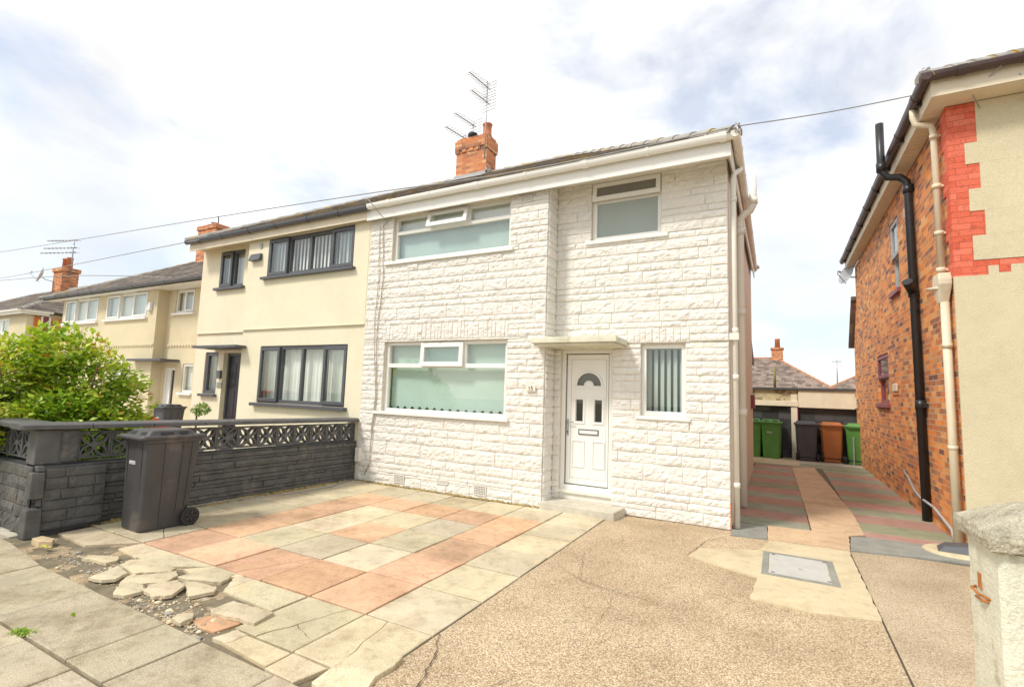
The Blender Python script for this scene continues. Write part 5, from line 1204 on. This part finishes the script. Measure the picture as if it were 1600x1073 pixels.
# screen blocks
def screen_mesh(sz=.296, dp=.09):
    m_ = MB(); h = sz/2
    for q in subtract((-h, h, -h, h), [(-h+.018, h-.018, -h+.018, h-.018)]): m_.box(q[0], q[1], -dp/2, dp/2, q[2], q[3])
    n = 9; tk = .0105
    for sx in (-1, 1):
        for sz_ in (-1, 1):
            for bow in (-1, 1):
                A = Vector((0, 0)); C_ = Vector((sx*(h-.02), sz_*(h-.02))); d = (C_-A); pn = Vector((-d.y, d.x)).normalized()*bow
                pts = [A+d*(k/n)+pn*.042*math.sin(math.pi*k/n) for k in range(n+1)]
                for k in range(n):
                    a, b = pts[k], pts[k+1]; t_ = (b-a).normalized(); nn = Vector((-t_.y, t_.x))*tk; e = t_*.004
                    P4 = [(a-e)-nn, (b+e)-nn, (b+e)+nn, (a-e)+nn]
                    zz = .0015*bow+.0007*sx+.0004*sz_+.0002*(k % 2)
                    m_.hexa([(p.x, -dp/2+.008+zz, p.y) for p in P4], [(p.x, dp/2-.008-zz, p.y) for p in P4])
    m_.box(-.028, .028, -dp/2+.005, dp/2-.005, -.028, .028)
    return m_
scb = screen_mesh().build('screen_block', M['dark_render'], gw, local=True)
def place_block(o, loc, rz): o.location = Vector(loc)-wloc(gw); o.rotation_euler = (0, 0, rz)
first = True
for i in range(13):
    yy = 2.665+.152+i*.2995; o = scb if first else scb.copy()
    if not first: COL.objects.link(o); o.parent = gw
    first = False
    place_block(o, TW(yy, -.10, .69+.148+(.03-.0*i)-.055*(yy-2.3)/4.2+.008), R(90)-.05)
for i in range(8):
    o = scb.copy(); COL.objects.link(o); o.parent = gw; place_block(o, (-7.16-.3*i, 2.40, .875), 0)
mb = MB(); mb.hexa([TW(2.50, -.02, .69), TW(2.66, -.02, .69), TW(2.66, -.18, .69), TW(2.50, -.18, .69)], [TW(2.50, -.02, 1.055), TW(2.66, -.02, 1.055), TW(2.66, -.18, 1.055), TW(2.50, -.18, 1.055)])
cladding(mb, lambda u, d, z: TW(u, d-.02, z), 2.51, 2.655, .70, 1.04, [], 3, courses=[.35], amp=.01); mb.build('blank_block', M['dark_stone'], gw)
B(-6.995, -6.79, 2.30, 2.505, .692, 1.05).build('corner_post', M['dark_render'], gw, bev=.01)
# thin cable along wall foot
MB().tube([(-6.62, 3.1, .035), (-6.60, 3.6, .03), (-6.56, 4.2, .04), (-6.5, 4.7, .02), (-6.38, 5.2, .012), (-6.33, 5.8, .012), (-6.46, 6.3, .02), (-6.5, 6.45, .03)], .007, 6).build('ground_cable', M['wire'], label='thin dark cable trailing along the foot of the dark garden wall', cat='cable')
MB().tube([(-6.72, 2.28, .03), (-6.66, 2.45, .035), (-6.60, 2.7, .05), (-6.60, 2.95, .05)], .010, 6).build('hose_piece', M['rubber'], label='short black hose lying against the wall pier', cat='hose')

# ================================================================== GATE POST
gp = thing('gate_post', (.90, 2.78, 0), 'cream painted concrete gate post with pyramid cap and rusty latch', 'gate post')
mb = MB(); mb.grid(lambda s_, t_: (0, 0, 0), 1, 1); mb = MB()
ch_ = .025; x0, x1, ya, yb = .725, 1.10, 2.60, 2.97
poly = [(x0+ch_*.6, ya), (x1-ch_, ya), (x1, ya+ch_), (x1, yb-ch_), (x1-ch_, yb), (x0+ch_, yb), (x0, yb-ch_), (x0, ya+ch_*.6)]
rg = []
for k in range(34):
    z = 1.055*k/33; row = []
    dense = []
    for a, b in zip(poly, poly[1:]+poly[:1]):
        n = max(1, int(math.hypot(b[0]-a[0], b[1]-a[1])/.03))
        for q in range(n): dense.append((a[0]+(b[0]-a[0])*q/n, a[1]+(b[1]-a[1])*q/n))
    for (x, y) in dense:
        nn = noise.noise(Vector((x*16, y*16, z*16)))*.0035+noise.noise(Vector((x*55, y*55, z*55)))*.0018
        cxp, cyp = .91, 2.785; d = Vector((x-cxp, y-cyp)).normalized(); row.append((x+d.x*nn, y+d.y*nn, z))
    rg.append(row)
mb.rings(rg, smooth=False); mb.build('shaft', M['post_white'], gp)
mb = MB(); rg = []
for (e, z) in ((.0, 1.052), (.03, 1.065), (.035, 1.10), (.03, 1.125), (-.05, 1.175), (-.12, 1.215), (-.17, 1.232)):
    row = []; X0, X1, Y0, Y1 = x0-e, x1+e, ya-e, yb+e; n = 14
    for (p, q) in (((X0, Y0), (X1, Y0)), ((X1, Y0), (X1, Y1)), ((X1, Y1), (X0, Y1)), ((X0, Y1), (X0, Y0))):
        for k in range(n):
            x, y = p[0]+(q[0]-p[0])*k/n, p[1]+(q[1]-p[1])*k/n
            nn = noise.noise(Vector((x*30, y*30, z*30)))*.008; row.append((x+nn, y+nn*.7, z+nn))
    rg.append(row)
mb.rings(rg, smooth=False); mb.build('cap', M['post_cap'], gp)
mb = MB(); mb.box(x0-.006, x0+.003, 2.80, 2.83, .86, .92); mb.tube([(x0+.005, 2.70, .848), (x0-.022, 2.76, .85), (x0-.024, 2.84, .852), (x0+.005, 2.88, .85)], .0055, 6); mb.tube([(x0, 2.72, .835), (x0-.018, 2.74, .833), (x0-.020, 2.80, .83)], .006, 6); mb.build('rusty_latch', M['rust'], gp)

# ================================================================== WHEELIE BINS
def rrect(w_, d, cy=0, rad=.05, n=4, rib=False):
    pts = []
    for (sx, sy, a0) in ((1, 1, 0), (-1, 1, 90), (-1, -1, 180), (1, -1, 270)):
        for k in range(n+1):
            a = R(a0+90*k/n); pts.append((sx*(w_/2-rad)+rad*math.cos(a), cy+sy*(d/2-rad)+rad*math.sin(a)))
    return pts
def make_bin(loc, rot, body, lid, label, group, label_txt=True, big=True):
    t = thing('wheelie_bin', (0, 0, 0), label, 'wheelie bin', group)
    mb = MB(); prof = [(.0, .40, .44, -.01, .05), (.02, .42, .47, -.01, .05), (.35, .445, .50, .0, .05), (.70, .47, .53, .01, .045), (.93, .49, .555, .015, .04), (.935, .52, .585, .015, .04), (.975, .525, .59, .015, .04)]
    mb.rings([[(x, y, z) for x, y in rrect(w_, d, cy, rad)] for z, w_, d, cy, rad in prof], smooth=False)
    bo = mb.build('body', body, t, bev=.004, local=True)
    mb = MB()
    for sx in (-1, 1):       # vertical moulded ribs on the sides and front
        for (yb_, yt) in ((-.06, -.075), (.09, .11), (.17, .205)):
            mb.hexa([(sx*.195, yb_-.008, .03), (sx*.2175, yb_-.006, .03), (sx*.2175, yb_+.006, .03), (sx*.195, yb_+.008, .03)], [(sx*.23, yt-.008, .93), (sx*.2535, yt-.006, .93), (sx*.2535, yt+.006, .93), (sx*.23, yt+.008, .93)])
    for (xb, xt) in ((-.13, -.16), (.13, .16)):
        mb.hexa([(xb-.006, -.24, .03), (xb+.006, -.24, .03), (xb+.006, -.20, .03), (xb-.006, -.20, .03)], [(xt-.006, -.268, .92), (xt+.006, -.268, .92), (xt+.006, -.23, .92), (xt-.006, -.23, .92)])
    mb.build('moulded_rib', body, bo, local=True)
    mb = MB(); rg = []
    for (w_, d, z, cy) in ((.55, .64, .975, 0), (.56, .65, .98, 0), (.56, .65, 1.0, 0), (.54, .63, 1.012, 0), (.47, .50, 1.016, -.01), (.42, .42, 1.058, -.01), (.40, .40, 1.066, -.01)): rg.append([(x, y, z) for x, y in rrect(w_, d, cy, .035)])
    mb.rings(rg, smooth=False); mb.box(-.27, .27, -.345, -.3, .978, 1.0)
    li = mb.build('lid', lid, t, bev=.004, local=True)
    for (a, b) in ((-.17, -.05), (.05, .17)): MB().hexa([(a, -.258, 1.022), (b, -.258, 1.022), (b, -.21, 1.022), (a, -.21, 1.022)], [(a, -.2285, 1.050), (b, -.2285, 1.050), (b, -.19, 1.050), (a, -.19, 1.050)]).build('grip_recess', M['vent_hole'], li, local=True)
    for (a, b) in ((-.13, .0), (.06, .15)): MB().hexa([(.20, a, 1.022), (.241, a, 1.022), (.241, b, 1.022), (.20, b, 1.022)], [(.19, a, 1.050), (.2185, a, 1.050), (.2185, b, 1.050), (.19, b, 1.050)]).build('grip_recess', M['vent_hole'], li, local=True)
    MB().tube([(-.2, .315, .985), (-.2, .36, .985), (.2, .36, .985), (.2, .315, .985)], .016, 8).build('handle', body, t, local=True)
    MB().tube([(-.27, .235, .10), (.27, .235, .10)], .012, 8).build('axle', M['rubber'], t, local=True)
    for sx in (-1, 1):
        wr = MB().rings([[(sx*x, .235+q*math.cos(k*math.pi/12), .10+q*math.sin(k*math.pi/12)) for k in range(24)] for x, q in ((.225, .05), (.225, .09), (.235, .10), (.262, .10), (.272, .09), (.270, .062), (.262, .058), (.262, .02), (.268, .018), (.268, .003))], smooth=False).build('wheel', M['rubber'], t, local=True)
        hb = MB()
        for k in range(5):
            a = k*2*math.pi/5; hb.box(sx*.261, sx*.269, .235-.007, .235+.007, .10+.015, .158) if False else hb.tube([(sx*.266, .235+.015*math.cos(a), .10+.015*math.sin(a)), (sx*.266, .235+.06*math.cos(a), .10+.06*math.sin(a))], .007, 5)
        hb.build('wheel_spoke', body, wr, local=True)
    mb = MB(); 
    for sx in (-1, 1): mb.hexa([(sx*.20, .15, .02), (sx*.225, .17, .02), (sx*.225, .20, .02), (sx*.2, .2, .02)], [(sx*.20, .17, .24), (sx*.235, .19, .22), (sx*.235, .21, .22), (sx*.2, .21, .24)])
    mb.build('wheel_arch', M['rubber'], bo, local=True)
    if label_txt:
        tl = lambda u, d, z: (u, -.2335-(z*.0345)-d, z)
        st = MB(); st.hexa([tl(-.10, .001, .70), tl(.03, .001, .70), tl(.03, .004, .70), tl(-.10, .004, .70)], [tl(-.10, .001, .735), tl(.03, .001, .735), tl(.03, .004, .735), tl(-.10, .004, .735)])
        s_ = st.build('sticker', M['white_paint'], bo, local=True)
        mk = MB()
        for r_i, z in enumerate((.709, .722)):
            x = -.092
            for k in range(9): wd = .006+.004*((k*7+r_i*3) % 3); mk.face([tl(x, .0045, z-.003), tl(x+wd, .0045, z-.003), tl(x+wd, .0045, z+.004), tl(x, .0045, z+.004)]); x += wd+.0035
        mk.build('sticker_print', M['bin_grey'], s_, local=True)
    t.location = loc; t.rotation_euler = (0, 0, rot)
    return t
make_bin((-6.13, 3.17, 0), R(-2), M['bin_black'], M['bin_black'], 'dusty black wheelie bin standing alone on the patio against the dark wall', None)
make_bin((-14.55, 7.6, -.08), R(5), M['bin_grey'], M['bin_grey'], 'dark wheelie bin beside the front door of the roughcast house', None)
gb = 'wheelie bins lined up in front of the garages'
make_bin((-.70, 16.2, .01), R(4), M['bin_green'], M['bin_green'], 'green wheelie bin partly hidden by the white house wall', gb)
make_bin((-.19, 16.15, .01), R(-3), M['bin_green'], M['bin_green'], 'green wheelie bin with white print, second bin from the left', gb)
make_bin((.66, 16.2, .01), R(183), M['bin_grey'], M['bin_grey'], 'dark grey wheelie bin between the garage pillar and the brown bin', gb, False)
make_bin((1.26, 16.3, .01), R(180), M['bin_brown'], M['bin_brown'], 'brown orange wheelie bin at the rear garages', gb, False)
make_bin((1.86, 16.12, .01), R(165), M['bin_green'], M['bin_green'], 'green wheelie bin partly hidden by the brick house wall', gb, False)
B(1.70, 1.73, 15.85, 16.1, 0, .74).build('leaning_board', M['lead'], label='thin grey board leaning beside the green bin near the brick wall', cat='board')

# ================================================================== PLANTS
def foliage(name, lobes, n, leaf, mat, parent, seed, cut=None, updir=.55):
    rs = random.Random(seed); mb = MB(); wts = [l[3]*l[4]*l[5] for l in lobes]
    for _ in range(n):
        l = rs.choices(lobes, wts)[0]; v = Vector((rs.gauss(0, 1), rs.gauss(0, 1), rs.gauss(0, 1))).normalized()
        q = rs.uniform(.12, 1)**.45; 
        c = Vector((l[0]+v.x*l[3]*q, l[1]+v.y*l[4]*q, l[2]+v.z*l[5]*q))
        c += Vector((noise.noise(c*2.2), noise.noise(c*2.2+Vector((9, 0, 0))), noise.noise(c*2.2+Vector((0, 9, 0)))))*.22
        if c.z < .1 or (cut and cut(c)): continue
        if noise.noise(c*3.1+Vector((3, 3, 3))) < -.42: continue
        d = (v+Vector((rs.uniform(-.8, .8), rs.uniform(-.8, .8), rs.uniform(-.6, .3)))).normalized()
        nrm = (Vector((0, 0, 1))*updir+v*.5+Vector((rs.uniform(-.5, .5),)*3)).normalized()
        tt = min(1, max(0, .30+.42*(noise.noise(c*2.7)+.25)+rs.gauss(0, .20)+.20*max(0, v.z)-.25*max(0, .75-q)))  # shading painted into the leaf tone: paler on top, darker inside the crown
        if rs.random() < .004: tt = 1
        s_ = leaf*rs.uniform(.6, 1.25); leafquad(mb, c, d, nrm, s_, s_*.62, (tt, 0, 0))
    return mb.build(name, mat, parent, recalc=False)
sh = thing('leafy_shrub', (-8.6, 3.3, 0), 'large yellow-green leafy shrub behind the dark garden wall', 'shrub')
lobes = [(-8.5, 3.15, 1.35, .75, .75, .85), (-8.7, 2.5, 1.45, .7, .6, .62), (-8.4, 3.6, 1.1, .6, .52, .52), (-8.6, 2.1, 1.0, .9, .6, .6), (-8.3, 3.1, .8, .9, .95, .6), (-9.0, 1.6, 1.2, .8, .6, .7), (-8.5, 3.0, 1.88, .35, .38, .32), (-8.0, 3.6, .95, .35, .45, .3), (-8.0, 2.7, 1.0, .4, .5, .4), (-8.5, 3.9, .8, .35, .28, .3)]
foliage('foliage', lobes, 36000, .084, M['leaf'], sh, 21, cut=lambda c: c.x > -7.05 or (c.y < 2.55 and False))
st = MB(); rs = random.Random(4)
for k in range(22):
    a = rs.uniform(0, 6.28); b0 = Vector((-8.6+rs.uniform(-.2, .2), 2.9+rs.uniform(-.3, .3), 0)); e = b0+Vector((math.cos(a)*rs.uniform(.3, .8), math.sin(a)*rs.uniform(.4, 1.1), rs.uniform(1.0, 1.9)))
    mid = b0.lerp(e, .5)+Vector((rs.uniform(-.1, .1), rs.uniform(-.1, .1), .15)); st.tube([b0, mid, e], [.022, .014, .005], 6)
    for _ in range(3): q = mid.lerp(e, rs.random()); st.tube([q, q+Vector((rs.uniform(-.3, .3), rs.uniform(-.3, .3), rs.uniform(.1, .35)))], [.007, .003], 5)
st.build('stem', M['bark'], sh)
tp = thing('topiary_tree', (-9.85, 5.65, 0), 'small potted ball-headed tree beside the cream house door', 'potted tree')
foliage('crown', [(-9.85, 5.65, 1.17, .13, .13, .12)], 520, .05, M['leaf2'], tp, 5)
MB().tube([(-9.85, 5.65, .3), (-9.84, 5.65, .7), (-9.85, 5.65, 1.1)], .016, 7).build('stem', M['bark'], tp)
MB().lathe([(.13, 0), (.17, .3), (.19, .31), (.19, .35), (.15, .35), (.14, .3)], -9.85, 5.65, 18).build('pot', M['grey_upvc'], tp)

# ================================================================== RED CAR
car = thing('parked_car', (-13.1, 4.9, 0), 'red hatchback car parked nose to the house behind the shrub', 'car')
T3 = lambda y, z, x: (x, y, z)
prof = [(2.9, .25), (2.88, .65), (2.95, .95), (3.35, 1.38), (3.7, 1.46), (4.5, 1.44), (5.25, .98), (5.6, .90), (6.3, .80), (6.62, .66), (6.68, .42), (6.62, .22)]
def ring(x, ins, k=1): return [(x, y if z < .9 else 4.6+(y-4.6)*(1-ins*.3), z if z < .9 else .9+(z-.9)*(1-ins*.1)) for y, z in prof]
mb = MB(); xc = -13.1
rg = []
for dx, ins in ((-.84, 1), (-.80, .2), (0, 0), (.80, .2), (.84, 1)):
    rg.append([(xc+(dx if z < .92 else dx*(.80 if abs(dx) > .1 else 1)), y, z) for (x, y, z) in ring(xc, ins)])
mb.rings(rg, smooth=True); body = mb.build('body', M['car_red'], car, bev=.03)
for sx in (-1, 1):
    g_ = MB(); g_.face([(xc+sx*.79, 3.35, .98), (xc+sx*.79, 4.95, .98), (xc+sx*.72, 4.42, 1.34), (xc+sx*.72, 3.62, 1.36)]); g_.build('side_window', M['lamp_lens'], car)
g_ = MB(); g_.face([(xc-.58, 5.19, 1.035), (xc+.58, 5.19, 1.035), (xc+.55, 4.6, 1.41), (xc-.55, 4.6, 1.41)]); g_.build('windscreen', M['lamp_lens'], car)
for y in (3.6, 5.95):
    for sx in (-1, 1):
        wr = MB().rings([[(xc+sx*x, y+q*math.cos(k*math.pi/12), .30+q*math.sin(k*math.pi/12)) for k in range(24)] for x, q in ((.66, .2), (.66, .29), (.70, .31), (.84, .31), (.87, .28), (.86, .19))]).build('wheel', M['rubber'], car)
        MB().rings([[(xc+sx*x, y+q*math.cos(k*math.pi/8), .30+q*math.sin(k*math.pi/8)) for k in range(16)] for x, q in ((.855, .185), (.865, .15), (.85, .05))]).build('rim', M['alu'], wr)
for sx in (-1, 1): B(xc+sx*.62-.13, xc+sx*.62+.13, 6.6, 6.66, .55, .68).build('headlight', M['alu'], car, bev=.02)

car.location.y -= .2

# ================================================================== WIRES
def wire(pts, label, rad=.010):
    # smooth through the points (Catmull-Rom)
    P_ = [Vector(p) for p in pts]; out = []
    for i in range(len(P_)-1):
        p0, p1, p2, p3 = P_[max(i-1, 0)], P_[i], P_[i+1], P_[min(i+2, len(P_)-1)]
        for k in range(10):
            t_ = k/10; out.append(.5*((2*p1)+(-p0+p2)*t_+(2*p0-5*p1+4*p2-p3)*t_*t_+(-p0+3*p1-3*p2+p3)*t_**3))
    out.append(P_[-1]); return MB().tube(out, rad, 5).build('overhead_wire', M['wire'], label=label, cat='wire', group='overhead telephone wires')
wire([(1.6, 7.5, 5.46), (.6, 6.92, 5.165), (-.40, 6.3, 4.90)], 'wire spanning the gap from the brick house gutter to the white roof corner', .007)
wire([(-.40, 6.3, 4.90), (-2.4, 6.3, 4.88), (-4.4, 6.3, 4.93), (-6.4, 6.4, 5.10), (-12.2, 6.45, 5.39), (-25.8, 7, 6.24), (-45, 7.8, 7.6)], 'upper long wire rising from above the cream house roof to the left edge', .009)
wire([(-12.13, 6.34, 4.82), (-12.6, 6.35, 4.84), (-25.5, 7, 5.2), (-45, 8.2, 6.1)], 'middle wire leaving the cream house gutter toward the left edge', .010)
wire([(-15.5, 7.9, 4.62), (-24, 7.9, 5.35), (-40, 7.9, 6.0)], 'lowest thin wire over the roughcast house roof', .012)
mb = MB(); mb.tube([(-.36, 6.24, 4.78), (-.40, 6.3, 4.95)], .012, 6); mb.tube([(-.42, 6.28, 4.86), (-.36, 6.3, 4.93)], .016, 6); mb.build('wire_hook', M['alu'], house)
mb = MB(); mb.tube([(1.62, 7.2, 5.48), (1.60, 7.2, 5.62)], .012, 6); mb.tube([(1.56, 7.22, 5.58), (1.66, 7.18, 5.60)], .016, 6); mb.build('wire_hook', M['alu'], bh)
mb = MB(); mb.tube([(1.86+.30, 7.46, 5.12), (2.05, 7.3, 5.24), (2.26, 7.1, 5.40)], .006, 6); mb.tube([(2.55, 7.46, 5.12), (2.5, 7.2, 5.22), (2.42, 7.18, 5.30)], .008, 6); mb.build('eaves_cable', M['wire'], bh)
